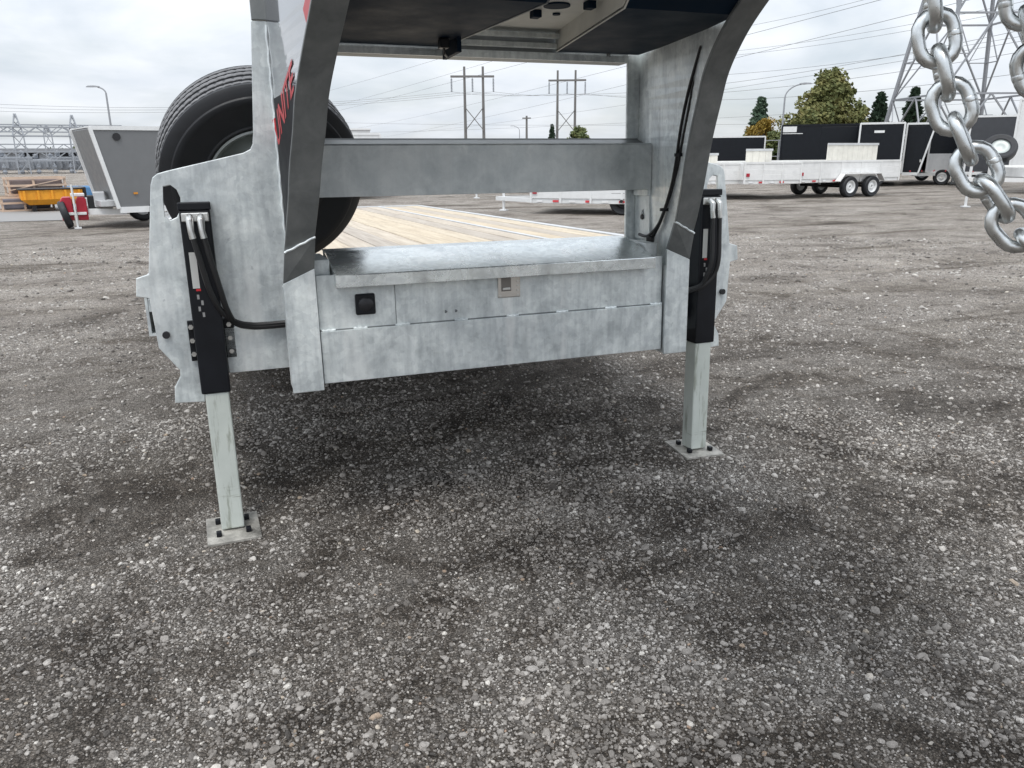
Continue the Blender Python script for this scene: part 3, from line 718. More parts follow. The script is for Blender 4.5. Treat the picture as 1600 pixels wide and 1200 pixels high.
for x0, x1 in ((-.797, -.763), (.763, .797), (1.243, 1.30), (-1.30, -1.243)):
    MB().loft([[Vector((x0, y, dz_(y) - .05)), Vector((x1, y, dz_(y) - .05)), Vector((x1, y, dz_(y) + .006)), Vector((x0, y, dz_(y) + .006))] for y in (.40, 6.56)]).build('deck_rail', M_ALU, deck_o)
MB().loft([[Vector((x, y, z)) for y, z in ((6.53, .98), (6.53, 1.062), (6.70, 1.062), (6.70, .98))] for x in (-1.29, 1.29)]).build('rear_plate', M_ALU, deck_o)
for s in (-1, 1):
    MB().loft([[Vector((s * x, y, z)) for x, z in ((1.29, dz_(y) - .02), (1.30, dz_(y) - .02), (1.30, dz_(y) - .20), (1.22, dz_(y) - .20), (1.22, dz_(y) - .19), (1.29, dz_(y) - .19))] for y in (.40, 6.6)]).build('side_rail', M_GALV, deck_o)
    bmn = MB()
    for x0, x1, z0, z1 in ((.47, .58, .62, .634), (.52, .53, .634, .875), (.47, .58, .875, .889)):
        bmn.box(min(s * x0, s * x1), max(s * x0, s * x1), .22, 6.6, z0, z1)
    bmn.build('main_beam', M_GALV, deck_o)
for k in range(14):
    MB().box(-1.2, 1.2, .75 + .42 * k, .80 + .42 * k, .80, .89).build('cross_member', M_GALV, deck_o)
for s in (-1, 1):
    for y in (4.55, 5.45):
        Mw = Matrix.Translation((s * .98, y, .56)) @ Matrix.Rotation(R(90) * s, 4, 'Y')
        wt = MB().lathe(tyre_profile(.39, .11, .21), 40, Mw).build('wheel', M_RUB, deck_o, smooth=True)
for y in (4.55, 5.45):
    MB().cyl((-.98, y, .56), (.98, y, .56), .06, 14).build('axle', M_BLACK, deck_o, smooth=True)

# ------------------------------------------------------------------ safety chain hanging under the neck, close to the camera
def chain_pts():
    px = [(1436, -330, .95), (1446, -150, .95), (1454, -30, .95), (1466, 78, .95), (1490, 178, .95), (1527, 268, .95), (1578, 345, .955), (1650, 415, .97),
          (1720, 430, 1.0), (1740, 360, 1.02), (1690, 250, 1.0), (1640, 160, .99), (1609, 60, .98), (1600, -40, .97), (1594, -160, .97), (1590, -330, .97)]
    P = [np.array(at(u, v, d)) for u, v, d in px]
    return [Vector(p) for p in catmull(P, 30)]
cpts = chain_pts()
seg = [0.0]
for a, b_ in zip(cpts, cpts[1:]): seg.append(seg[-1] + (b_ - a).length)
PITCH_L, WIRE = .0348, .0065
def on_chain(d):
    i = min(max(int(np.searchsorted(seg, d)) - 1, 0), len(cpts) - 2)
    k = (d - seg[i]) / max(1e-9, seg[i + 1] - seg[i]); return cpts[i].lerp(cpts[i + 1], k)
lm = MB()
hl, hr = PITCH_L / 2, .0166
ring = []
for k in range(9): a = math.pi * k / 8; ring.append((hr * math.cos(a), 0, hl - .0 + hr * math.sin(a) - hr + .0065))
for k in range(9): a = math.pi + math.pi * k / 8; ring.append((hr * math.cos(a), 0, -hl + hr * math.sin(a) + hr - .0065))
lm.tube(ring, WIRE, 12, closed=True)
M_CHAIN = painted('chain_zinc', (.70, .72, .72), .31, 1.0, .20, scale=70)
lm.tube([(hr + .0001, 0, -.004), (hr, 0, -.0015), (hr, 0, .0015), (hr, 0, .004)], [.0063, .0068, .0068, .0063], 12)   # weld bulge on one side
_r = random.Random(4)
lm.v = [tuple(c * (1 + _r.uniform(-.006, .006)) for c in p) for p in lm.v]
link_me = lm.mesh('chain_link', M_CHAIN, True)
CH = empty('safety_chain', cpts[0])
tag(CH, 'bright zinc safety chain looping down at the right edge', 'chain')
nl = int(seg[-1] / PITCH_L)
for i in range(nl):
    a = on_chain(i * PITCH_L); b_ = on_chain((i + 1) * PITCH_L); mid = (a + b_) / 2; t_ = (a - b_).normalized()
    view = (mid - CAM).normalized(); side = view.cross(t_).normalized(); dep = t_.cross(side).normalized()
    ang = (R(0) if i % 2 == 0 else R(90)) + .16 * math.sin(i * 1.3) + R(6)
    ex = side * math.cos(ang) + dep * math.sin(ang); ey = t_.cross(ex)
    o = bpy.data.objects.new('chain_link', link_me); COL.objects.link(o); o.parent = CH
    Mx = Matrix((ex, ey, t_)).transposed().to_4x4(); Mx.translation = mid - CH.location
    o.matrix_basis = Mx
for p in (cpts[0], cpts[-1]):
    top = Vector((p.x, p.y, 2.14)); lo = p - CH.location
    MB().tube([lo, top - CH.location], .009, 8).build('hanger_rod', M_CHAIN, CH, smooth=True)

# ------------------------------------------------------------------ yard trailers
def frame_of(P1, P2):
    """Matrix with x from P1 to P2, y away from the camera, z up"""
    ex = (P2 - P1); L = ex.length; ex.normalize(); ey = Vector((0, 0, 1)).cross(ex)
    if ey.dot(P1 - CAM) < 0: ey = -ey
    return math.atan2(ex.y, ex.x), L
_wheel_cache = {}
def wheel(parent, x, y, r, w, rimmat=None, face=-1):
    rimmat = rimmat or M_WHITE
    key = (r, w, rimmat.name)
    if key not in _wheel_cache:
        I = Matrix.Identity(4)
        _wheel_cache[key] = (MB().lathe(tyre_profile(r, w / 2, r * .58, False), 28, I).mesh('tyre', M_RUB, True),
            MB().lathe([(r * .58, w * .40), (r * .60, w * .44), (r * .55, w * .40), (r * .50, w * .05), (r * .34, w * .10), (r * .24, w * .28), (r * .20, w * .30), (r * .10, w * .28), (r * .10, -.02), (r * .5, -.03), (r * .58, -w * .4)], 28, I).mesh('rim', rimmat, True))
    tm, rm = _wheel_cache[key]
    t_ = bpy.data.objects.new('wheel', tm); COL.objects.link(t_); t_.parent = parent
    t_.matrix_basis = Matrix.Translation((x, y, r)) @ Matrix.Rotation(R(90) * (1 if face < 0 else -1), 4, 'X')
    r_ = bpy.data.objects.new('rim', rm); COL.objects.link(r_); r_.parent = t_
    return t_
def tongue_jack(parent, x, y, z):
    MB().cyl((x, y, .04), (x, y, z + .35), .035, 10).build('tongue_jack', M_WHITE, parent, smooth=True)
    MB().box(x - .09, x + .09, y - .09, y + .09, .008, .04).build('jack_foot', M_WHITE, parent)

def enclosed(name, label, P1, P2, W, z0, z1, skin, trim=None, rake=0.0, rake_end=None, nose=None, wheels_at=None, seams=(), guard=None, dark_door=None, tongue=None, group=None, hatch=False, tlen=1.25, jack=True):
    rz, L = frame_of(P1, P2); trim = trim or M_WHITE
    t_ = empty(name, (P1.x, P1.y, 0), rz); tag(t_, label, 'trailer', group)
    a = rake
    prof = [(0 + (a if rake_end == 'l' else 0), z0), (L - (a if rake_end == 'r' else 0), z0), (L, z1), (0, z1)]
    body = MB().plate(prof, [], lambda p, q: (p, 0, q), (0, W, 0)).build('body', skin, t_, .03)
    # trims stand proud of the skin
    for y0, y1 in ((-.02, .03), (W - .03, W + .02)):
        MB().bar((prof[0][0] - .015, (y0 + y1) / 2, z0), (prof[3][0] - .015, (y0 + y1) / 2, z1), .07, .07, up=(0, 1, 0)).build('corner_trim', trim, t_)
        MB().bar((prof[1][0] + .015, (y0 + y1) / 2, z0), (prof[2][0] + .015, (y0 + y1) / 2, z1), .07, .07, up=(0, 1, 0)).build('corner_trim', trim, t_)
        MB().box(prof[3][0] - .02, prof[2][0] + .02, y0, y1, z1 - .05, z1 + .03).build('roof_rail', trim, t_)
        MB().box(prof[0][0], prof[1][0], y0, y1, z0 - .09, z0 + .03).build('bottom_rail', trim, t_)
    MB().box(prof[3][0], prof[2][0], .035, W - .035, z1 + .002, z1 + .025).build('roof', trim, t_)
    for sx_ in seams: MB().box(sx_ * L - .012, sx_ * L + .012, -.008, .0, z0 + .04, z1 - .06).build('panel_seam', skin, t_)
    if guard: MB().box(guard[0] * L, guard[1] * L, -.012, -.001, z0 + .03, guard[2]).build('stone_guard', M_ALU, t_)
    if dark_door:
        d0, d1 = dark_door
        dr = MB().box(d0 * L, d1 * L, -.02, -.001, z0 + .05, z1 - .10).build('side_door', M_BLACKBODY, t_, .01)
        MB().box(d1 * L - .12, d1 * L - .05, -.05, -.021, 1.0, 1.12).build('handle', M_STEELFIT, dr)
    for wx in (wheels_at or ()):
        for y_, fc in ((-.04, -1), (W + .04, 1)): wheel(t_, wx * L, y_ + (.10 if fc < 0 else -.10), .34, .2, M_WHITE, fc)
    if tongue:
        x0 = 0 if tongue == 'l' else L; sgn = -1 if tongue == 'l' else 1
        for yy in (.25, W - .25): MB().bar((x0 - sgn * .2 + (rake * -sgn if rake_end else 0), yy, z0 - .08), (x0 + sgn * tlen, W / 2, z0 - .08), .08, .12).build('tongue', trim, t_)
        if jack: tongue_jack(t_, x0 + sgn * 1.0, W / 2 - .18, z0)
    if hatch: MB().box(L * .4, L * .4 + .35, W * .4, W * .4 + .35, z1 + .03, z1 + .14).build('roof_vent', M_BOLT, t_, .02)
    return t_

def utility(name, label, P1, P2, W, z0, z1, ramp_at=None, ramp_z=1.3, wheels_at=(.6, .78), posts=6, fender=True, tongue=None, tape=True, group=None, board=M_CREAM, skin=None, rims=None, inset=0.0):
    rz, L = frame_of(P1, P2); skin = skin or M_ALU_DULL
    t_ = empty(name, (P1.x, P1.y, 0), rz); tag(t_, label, 'trailer', group)
    MB().box(0, L, .0, W, z0 - .13, z0 - .02).build('frame', skin, t_, .01)
    MB().box(.03, L - .03, .05, W - .05, z0 - .019, z0 + .02).build('floor', M_CREAM, t_)
    for y0 in (-.03, W - .01):
        hh = (z1 - z0) / 3
        for k in range(3): MB().box(.0, L, y0 + .004, y0 + .034, z0 - .01 + k * hh + .004, z0 - .01 + (k + 1) * hh - .004).build('side_board', skin, t_)
        MB().box(-.01, L + .01, y0 - .012, y0 + .05, z1 - .012, z1 + .045).build('top_rail', skin, t_)
        for k in range(posts): 
            xx = L * k / (posts - 1); MB().box(xx - .025, xx + .025, y0 - .014, y0 + .003, z0 - .12, z1 - .013).build('stake_post', skin, t_)
    for xx in (0, L):
        MB().box(xx - .035, xx + .035, .03, W - .02, z0 - .01, z1).build('end_board', skin, t_)
    if ramp_at is not None:
        x0, x1 = ramp_at
        n_ = max(3, int((x1 - x0) * L / .22)); w = (x1 - x0) * L / n_
        for k in range(n_): MB().box(x0 * L + k * w + .004, x0 * L + (k + 1) * w - .004, W * .5, W * .5 + .03, z1 - .05, ramp_z).build('gate_board', board, t_)
        MB().box(x0 * L - .02, x1 * L + .02, W * .5 - .02, W * .5 - .001, ramp_z - .05, ramp_z + .02).build('gate_rail', M_ALU, t_)
    r = .34
    for wx in wheels_at:
        for y_, fc in ((-.16 + inset, -1), (W + .16 - inset, 1)): wheel(t_, wx * L, y_, r, .2, rims or M_WHITE, fc)
        MB().cyl((wx * L, -.1, r), (wx * L, W + .1, r), .04, 8).build('axle', M_BOLT, t_)
    if fender and wheels_at:
        a0 = min(wheels_at) * L - r - .1; a1 = max(wheels_at) * L + r + .1
        for yy in (-.27, W + .05):
            fm = MB(); pr = [(a0 - .08, z0 - .1), (a0 + .12, 2 * r + .08), (a1 - .12, 2 * r + .08), (a1 + .08, z0 - .1)]
            for (p, q), (p2, q2) in zip(pr, pr[1:]): fm.bar((p, yy + .11, q), (p2, yy + .11, q2), .22, .02, up=(0, 0, 1))
            fm.build('fender', skin, t_)
    if tape:
        nn = max(2, int(L / .45))
        for k in range(nn):
            xx = .15 + (L - .5) * k / nn
            MB().box(xx, xx + .15, -.002 - .02, -.0005 - .013, z0 - .10, z0 - .05).build('reflective_tape', M_TAPE_R if k % 2 else M_TAPE_W, t_)
        MB().box(.05, .16, -.06, -.0445, z0 + .1, z0 + .2).build('tail_lamp', M_REDM, t_)
    if tongue:
        x0 = 0 if tongue == 'l' else L; sgn = -1 if tongue == 'l' else 1
        for yy in (.2, W - .2): MB().bar((x0, yy, z0 - .08), (x0 + sgn * 1.3, W / 2, z0 - .08), .07, .1).build('tongue', skin, t_)
        tongue_jack(t_, x0 + sgn * 1.05, W / 2 - .15, z0)
    return t_

GU = 'open utility trailers parked on the right'
GE = 'enclosed cargo trailers parked in a row'
# right: open aluminium trailers
utility('utility_trailer', 'open aluminium trailer with two bright white tandem wheels on the right', gp(1248, 27.2), gp(1404, 30.5), 1.9, .62, 1.14, (.47, .99), 1.72, (.46, .68), 6, group=GU)
utility('utility_trailer', 'low open aluminium trailer just left of the tandem wheels, tail lamp showing', gp(1163, 26.0), gp(1251, 26.9), 3.8, .62, 1.12, (.50, .99), 1.55, (), 4, fender=False, tongue=None, group=GU, rims=M_BOLT, inset=.45)
utility('utility_trailer', 'open aluminium trailer half hidden behind the right upright', gp(1072, 25.4), gp(1158, 26.3), 3.0, .62, 1.10, (.45, .98), 1.42, (), 4, fender=False, group=GU, rims=M_BOLT, inset=.45)
# right: enclosed trailers
enclosed('enclosed_trailer', 'low black enclosed trailer with white edge beside the autumn tree', gp(1085, 48), gp(1191, 48), 2.3, .55, 2.33, M_BLACKBODY, wheels_at=(.4,), seams=(.5,), group=GE)
enclosed('enclosed_trailer', 'plain black enclosed trailer below the big green tree', gp(1217, 40), gp(1334, 40.05), 6.0, .5, 2.66, M_BLACKBODY, M_BLACKBODY, wheels_at=(.5,), seams=(.30, .62), dark_door=(.52, .98), group=GE)
enclosed('enclosed_trailer', 'black enclosed trailer with bright corner post and white roof edge', gp(1337, 38), gp(1404, 38.0), 6.0, .55, 2.62, M_BLACKBODY, M_WHITE, wheels_at=(.5,), seams=(.5,), group=GE)
enclosed('enclosed_trailer', 'black enclosed trailer with slanting nose left of the chain', gp(1409, 38.8), gp(1452, 38.8), 6.0, .55, 2.60, M_BLACKBODY, M_WHITE, rake=.45, rake_end='r', wheels_at=(), dark_door=(.05, .70), group=GE, tongue='r')
enclosed('enclosed_trailer', 'black enclosed trailer with pale lower guard behind the chain', gp(1447, 40.3), gp(1498, 40.5), 6.0, .55, 2.62, M_BLACKBODY, M_WHITE, wheels_at=(.5,), guard=(0, 1, 1.35), group=GE)
enclosed('enclosed_trailer', 'dark grey enclosed trailer with roof vent and white posts beside the white one', gp(1506, 38), gp(1578, 38.2), 6.0, .6, 2.80, painted('charcoal_skin', (.05, .053, .06), .4, 0, .1), M_WHITE, wheels_at=(.5,), seams=(), group=GE, hatch=True)
enclosed('enclosed_trailer', 'tall white enclosed trailer at the right edge', gp(1577, 33), gp(1700, 32.5), 5.0, .6, 3.15, M_WHITE, M_WHITE, wheels_at=(.6,), group=GE)
# small signs and lamps on the black bodies
for o_ in [o for o in COL.objects if o.name.startswith('enclosed_trailer') and o.parent is None]:
    if 'below the big green' in o_['label']:
        MB().box(.02, .62, -.03, -.002, 2.35, 2.60).build('notice', M_WHITE, o_); MB().box(.02, .9, -.03, -.002, 2.27, 2.30).build('notice_rail', M_WHITE, o_)
    if 'bright corner post' in o_['label']:
        MB().box(.55, .95, -.03, -.002, 2.22, 2.32).build('name_plate', M_WHITE, o_)
    for k in range(5): MB().box(.3 + .45 * k, .34 + .45 * k, -.03, -.021, .62, .66).build('marker_lamp', M_TAPE_R, o_)
# flat deck with a spare wheel, right edge
fd = utility('deck_trailer', 'silver low deck trailer carrying a spare wheel at the right edge', gp(1612, 24.0), gp(1800, 25.5), 2.1, .80, 1.02, None, 1.2, (.7, .88), 5, tongue='l')
swp = gp(1556, 24.6)
sw = empty('loose_wheel', (swp.x, swp.y, 0)); tag(sw, 'black tyre with white rim propped on the silver deck trailer', 'wheel')
Mq = Matrix.Translation((0, 0, 1.50)) @ Matrix.Rotation(-YAW - R(22), 4, 'Z') @ Matrix.Rotation(R(52), 4, 'X')
to_ = MB().lathe(tyre_profile(.40, .12, .22, False), 36, Mq).build('tyre', M_RUB, sw, smooth=True)
MB().lathe([(.22, .09), (.21, .07), (.15, .05), (.08, .07), (0, .07), (0, 0), (.21, -.02), (.22, -.1)], 36, Mq, closed=False).build('rim', M_RIM, to_, smooth=True)
MB().bar((0, 0, .70), (0, 0, 1.42), .1, .1).build('wheel_mount', M_ALU, sw)
# middle, seen under the cross bar
utility('flatbed_trailer', 'white low trailer with red and white tape seen under the cross bar', gp(830, 19.8), gp(1075, 19.0), 2.1, .40, .80, None, 1.2, (.60, .78), 6, tongue='l', skin=M_WHITE, rims=M_BOLT, fender=False, inset=.35)
utility('flatbed_trailer', 'farther white trailer whose tongue shows above the taped one', gp(800, 26.5), gp(960, 27.5), 2.1, .62, .90, None, 1.2, (.5,), 5, tongue='l', skin=M_WHITE, tape=False)
enclosed('enclosed_trailer', 'white enclosed trailer beyond the deck planks, mostly hidden by the tyre', gp(548, 27.5), gp(596, 27.8), 4.0, .45, 2.15, M_WHITE, M_WHITE, wheels_at=(), tongue='r')
# left: grey enclosed trailer with raked nose
gt = enclosed('enclosed_trailer', 'grey enclosed trailer with raked nose and white trim left of the tyre', gp(152, 18.2), gp(268, 18.5), 2.2, .42, 2.02, M_GREYBODY, M_WHITE, rake=.32, rake_end='l', wheels_at=(.85,), tongue='l', tlen=.45, jack=False)
rz = gt.rotation_euler.z
MB().cyl((.45, -.012, 1.84), (.45, -.03, 1.84), .075, 18).build('round_vent', M_BOLT, gt, smooth=True)
MB().box(.62, .70, -.028, -.012, .70, .74).build('marker_lamp', painted('amber', (.6, .25, .03), .3), gt)
MB().box(.0, .50, .15, 2.0, .46, .58).build('tongue_box', M_ALU, gt, .01)

# red tank with black end on the tongue of the grey trailer
def local_thing(name, label, cat, u, d, rz=None, group=None):
    p = gp(u, d); bear = math.atan2(p.x - CAM.x, p.y - CAM.y); t_ = empty(name, (p.x, p.y, 0), -bear if rz is None else -bear + rz); tag(t_, label, cat, group); return t_
rd = local_thing('red_machine', 'small red wheeled machine in front of the grey trailer tongue', 'machine', 105, 18.9); rd.scale = (.66, 1, .95)
for x0, x1 in ((-.34, .0), (.10, .40)):
    pr = [(x0, .18), (x1, .18), (x1, .62), (x1 - .05, .68), (x0 + .08, .68), (x0, .60)]
    MB().plate(pr, [], lambda p, q: (p, 0, q), (0, .5, 0)).build('red_cover', M_REDM, rd, .02)
wh = MB().lathe(tyre_profile(.31, .10, .16, False), 28, Matrix.Translation((-.24, .12, .315)) @ Matrix.Rotation(R(70), 4, 'Y')).build('wheel', M_RUB, rd, smooth=True)
MB().box(-.30, .36, -.06, -.01, .30, .36).build('tow_bar', M_WHITE, rd, .008)
MB().cyl((.05, -.09, .04), (.05, -.09, .95), .035, 10).build('jack_post', M_WHITE, rd, smooth=True)
MB().box(-.05, .15, -.19, .01, .01, .04).build('jack_foot', M_WHITE, rd)
MB().box(-.02, .38, .08, .45, .69, .75).build('top_tray', M_WHITE, rd, .01)
MB().box(.44, .66, .05, .45, .42, .70).build('engine', M_BOLT, rd, .02)
MB().box(.62, .95, .0, .4, .45, .78).build('battery_case', M_ALU, rd, .02)

# yellow spreader
ys_ = local_thing('yellow_spreader', 'orange yellow steel hopper on the ground by the pine crates', 'hopper', 75, 25.5, R(4)); ys_.scale = (.92, 1, .68)
hp = MB().loft([[Vector((x, y, z)) for x, y in ((-.62, .0), (.62, .0), (.62, .7), (-.62, .7))] if z < .45 else [Vector((x, y, z)) for x, y in ((-.82, -.15), (.82, -.15), (.82, .9), (-.82, .9))] for z in (.28, .50, .88)]).build('hopper', M_YEL, ys_, .015)
for k in range(5): MB().box(-.72 + .36 * k - .03, -.72 + .36 * k + .03, -.19, -.152, .50, .86).build('rib', M_YEL, ys_)
MB().box(-.86, .86, -.19, .94, .8805, .93).build('rim', M_BOLT, ys_, .01)
MB().box(.8205, .93, -.1, .85, .40, .95).build('end_guard', M_BOLT, ys_, .02)
for x in (-.5, .5):
    MB().box(x - .05, x + .05, .05, .65, .0, .279).build('skid_leg', M_BOLT, ys_)

# pine crates
def crate(u, d, w, dpt, h, z0, label, brace=True):
    t_ = local_thing('pine_crate', label, 'crate', u, d, R(6), 'pine shipping crates at the left edge'); b = .055
    t_.location.z = z0
    for x in (0, w * .42, w - b):
        for y in (0, dpt - b): MB().box(x, x + b, y, y + b, 0, h).build('upright', M_PINE, t_)
    for z in (0.0, h * .5, h - b):
        for y in (-.021, dpt + .001): MB().box(-.01, w + .01, y, y + .02, z, z + b).build('slat', M_PINE, t_)
        for x in (-.011, w): MB().box(x, x + .012, -.02, dpt + .02, z + .001, z + b - .001).build('slat', M_PINE, t_)
    if brace: MB().bar((0.02, -.034, h * .3), (w * .95, -.034, h * .88), .02, .05, up=(0, 1, 0)).build('brace', M_PINE, t_)
    MB().box(.08, w - .08, .08, dpt - .08, .06, h * .9).build('wrapped_load', painted('brown_wrap', (.20, .16, .155), .7) if brace else painted('grey_wrap', (.22, .22, .26), .6), t_, .05)
    return t_
crate(8, 26.2, 1.45, .9, .50, .42, 'pine crate with diagonal brace, on top of another crate')
crate(-8, 26.0, 1.30, .9, .415, .0, 'low pine crate holding a grey bundle, under another crate', False)
crate(-150, 26.5, 1.6, .9, .9, .0, 'pine crate cut by the left edge of the picture', True)

# blue covered load and small white trailer beyond
bt = local_thing('blue_tarp_load', 'blue tarpaulin covered load behind the yellow hopper', 'load', 112, 31); bt.scale = (.72, .8, .50)
MB().loft([[Vector((x * k, y * k, z)) for x, y in ((-.8, -.5), (.75, -.55), (.8, .5), (-.78, .55))] for z, k in ((.02, 1.05), (.6, 1.0), (.95, .93), (1.02, .75))]).build('tarpaulin', M_BLUE, bt, .03)
MB().box(-.9, .9, -.6, .6, .0, .015).build('pallet_board', M_PINE, bt)

# ------------------------------------------------------------------ lamp posts, poles, wires, lattice tower
def lamp_post(label, u, d, ztop, arm, side):
    p = gp(u, d); t_ = empty('street_lamp', (p.x, p.y, 0), -YAW); tag(t_, label, 'street lamp')
    r = .065
    pts = [(0, 0, 0), (0, 0, ztop * .5), (0, 0, ztop - arm * .7)]; cur = [(side * arm * (1 - math.cos(a)), 0, ztop - arm * .7 + arm * .7 * math.sin(a)) for a in [k * math.pi / 16 for k in range(1, 8)]]
    MB().tube(pts + cur, [r * 1.3, r * 1.05, r * .9] + [r * .7] * len(cur), 8).build('pole', M_TOWER, t_, smooth=True)
    e = Vector(cur[-1]); MB().loft([[e + Vector((side * x, y * w, z * w)) for y, z in ((-.12, 0), (.12, 0), (.1, .1), (-.1, .1))] for x, w in ((-.1, .6), (.2, 1), (.6, .9), (.75, .4))]).build('lamp_head', M_TOWER, t_)
    MB().box(-.2, .2, -.2, .2, 0, .12).build('base', M_CONC, t_)
lamp_post('street lamp leaning over the grey trailer on the left', 184, 60, zat(170, 136, 60), .6, -1)
lamp_post('tall curved street lamp between the autumn tree and the big tree', 1216, 60, zat(1235, 131, 60), 1.3, 1)
lamp_post('tiny street lamp between the two twin poles', 812, 150, zat(812, 197, 150), 1.2, -1)

WIRE_ENDS = []
def hframe(label, ul, ur, d, vtop, varm, ua, ub, vbr0, vbr1):
    P1, P2 = gp(ul, d), gp(ur, d); rz, L = frame_of(P1, P2)
    t_ = empty('transmission_pole', (P1.x, P1.y, 0), rz); tag(t_, label, 'power pole', 'twin pole transmission structures')
    zt = zat(ul, vtop, d); za_ = zat((ul + ur) / 2, varm, d); k = L / (ur - ul)
    for x in (0, L): MB().tube([(x, 0, 0), (x, 0, zt)], [.30, .20], 10).build('pole', M_POLE, t_, smooth=True)
    x0, x1 = (ua - ul) * k, (ub - ul) * k
    MB().box(x0, x1, -.35, -.22, za_ - .15, za_ + .2).build('cross_arm', M_POLE, t_)
    z0, z1 = zat(ul, vbr1, d), zat(ul, vbr0, d)
    MB().bar((0, -.33, z0), (L, -.33, z1), .12, .14).build('brace', M_POLE, t_); MB().bar((0, -.47, z1), (L, -.47, z0), .12, .14).build('brace', M_POLE, t_)
    for xx in (x0 + .15, (x0 + x1) / 2, x1 - .15):
        MB().lathe([(0, 0)] + [(r_, -.12 * j) for j in range(1, 19) for r_ in ((.10,) if j % 2 else (.17,))] + [(0, -2.3)], 8, Matrix.Translation((xx, -.28, za_ - .16)), closed=False).build('insulator', M_SUBST, t_)
        q = Matrix.Translation((P1.x, P1.y, 0)) @ Matrix.Rotation(rz, 4, 'Z') @ Vector((xx, -.28, za_ - 2.4)); WIRE_ENDS.append(q)
hframe('twin timber transmission pole nearer the left upright', 729, 757, 140, 104, 120, 708, 774, 168, 204)
hframe('twin timber transmission pole nearer the right upright', 870, 897, 160, 110, 126, 856, 913, 172, 206)
tpole = local_thing('utility_pole', 'short distant utility pole between the twin poles', 'power pole', 823, 170)
zt = zat(823, 181, 170); MB().tube([(0, 0, 0), (0, 0, zt)], [.28, .2], 8).build('pole', M_POLE, tpole, smooth=True); MB().box(-.9, .9, -.35, -.21, zt - .6, zt - .35).build('cross_arm', M_POLE, tpole)

def wire(label, p, q, sag, r=.03, n_=24):
    p, q = Vector(p), Vector(q); pts = []
    for k in range(n_ + 1):
        t_ = k / n_; z_ = -4 * sag * t_ * (1 - t_); pts.append(p.lerp(q, t_) + Vector((0, 0, z_)))
    ob = MB().tube(pts, r * .62, 5).build('power_line', M_WIRE, None, smooth=True)
    tag(ob, label, 'power line', 'overhead power lines'); return ob
L0 = 'thin overhead power line crossing the cloudy sky'
for i in range(3): wire(L0, WIRE_ENDS[i], WIRE_ENDS[3 + i], .5, .04)
for i, (u, v) in enumerate(((-60, 160), (-60, 166), (-60, 172))): wire(L0, WIRE_ENDS[i], at(u, v, 150), 1.5, .035)
for i, (u, v) in enumerate(((1700, 24), (1700, 62), (1700, 100))): wire(L0, WIRE_ENDS[3 + i], at(u, v, 90), 2.0, .04)
for (u0, v0, d0, u1, v1, d1, r_) in ((380, 205, 260, 1300, -33, 70, .03), (420, 165, 240, 1300, -105, 65, .03), (430, 188, 260, 1300, -69, 68, .03), (560, 200, 260, 1700, -86, 55, .03), (600, 214, 260, 1700, -47, 60, .03),
                                   (480, 190, 200, 1700, 185, 120, .035), (480, 208, 220, 1700, 150, 100, .03), (640, 207, 250, 1700, 47, 75, .03),
                                   (1000, 60, 90, 1560, -60, 50, .02), (1000, 90, 90, 1700, -20, 60, .02), (1000, 95, 90, 1700, -8, 60, .02), (1000, 122, 95, 1700, 38, 70, .025)):
    wire(L0, at(u0, v0, d0), at(u1, v1, d1), .8, r_)

# lattice tower
tw = local_thing('lattice_tower', 'steel lattice transmission tower rising behind the chain', 'tower', 1487, 62, R(29))
LV = [(0, 5.4), (4.9, 4.45), (9.6, 3.55), (14, 2.7), (19, 1.75), (24, 1.3), (29, 1.1), (34, 1.0), (39, .9)]
def corner(i, k): z, r_ = LV[k]; a = R(45 + 90 * i); return Vector((r_ * math.cos(a), r_ * math.sin(a), z))
for i in range(4):
    for k in range(len(LV) - 1): MB().bar(corner(i, k), corner(i, k + 1), .20 - .01 * k, .20 - .01 * k, up=(1, .3, 0)).build('leg', M_TOWER, tw)
    j = (i + 1) % 4
    for k in range(len(LV) - 1):
        A, B, C_, D = corner(i, k), corner(j, k), corner(i, k + 1), corner(j, k + 1); m_ = (C_ + D) / 2
        MB().bar(C_, D, .11, .11).build('horizontal', M_TOWER, tw)
        if k < 3:
            MB().bar(A, m_, .09, .09).build('brace', M_TOWER, tw); MB().bar(B, m_, .09, .09).build('brace', M_TOWER, tw)
            MB().bar((A + C_) / 2, (A + m_) / 2, .06, .06).build('strut', M_TOWER, tw); MB().bar((B + D) / 2, (B + m_) / 2, .06, .06).build('strut', M_TOWER, tw)
            MB().bar((A + m_) / 2, C_, .06, .06).build('strut', M_TOWER, tw); MB().bar((B + m_) / 2, D, .06, .06).build('strut', M_TOWER, tw)
        else:
            MB().bar(A, D, .08, .08).build('brace', M_TOWER, tw); MB().bar(B, C_, .08, .08).build('brace', M_TOWER, tw)
for z_, w_ in ((24, 8), (30, 7), (36, 6)):
    for s in (-1, 1): MB().bar((0, 0, z_), (s * w_, s * w_ * .0, z_ + .4), .35, .35).build('cross_arm', M_TOWER, tw)
for i in range(4):
    c_ = corner(i, 0); MB().box(c_.x - .4, c_.x + .4, c_.y - .4, c_.y + .4, 0, .25).build('footing', M_CONC, tw)

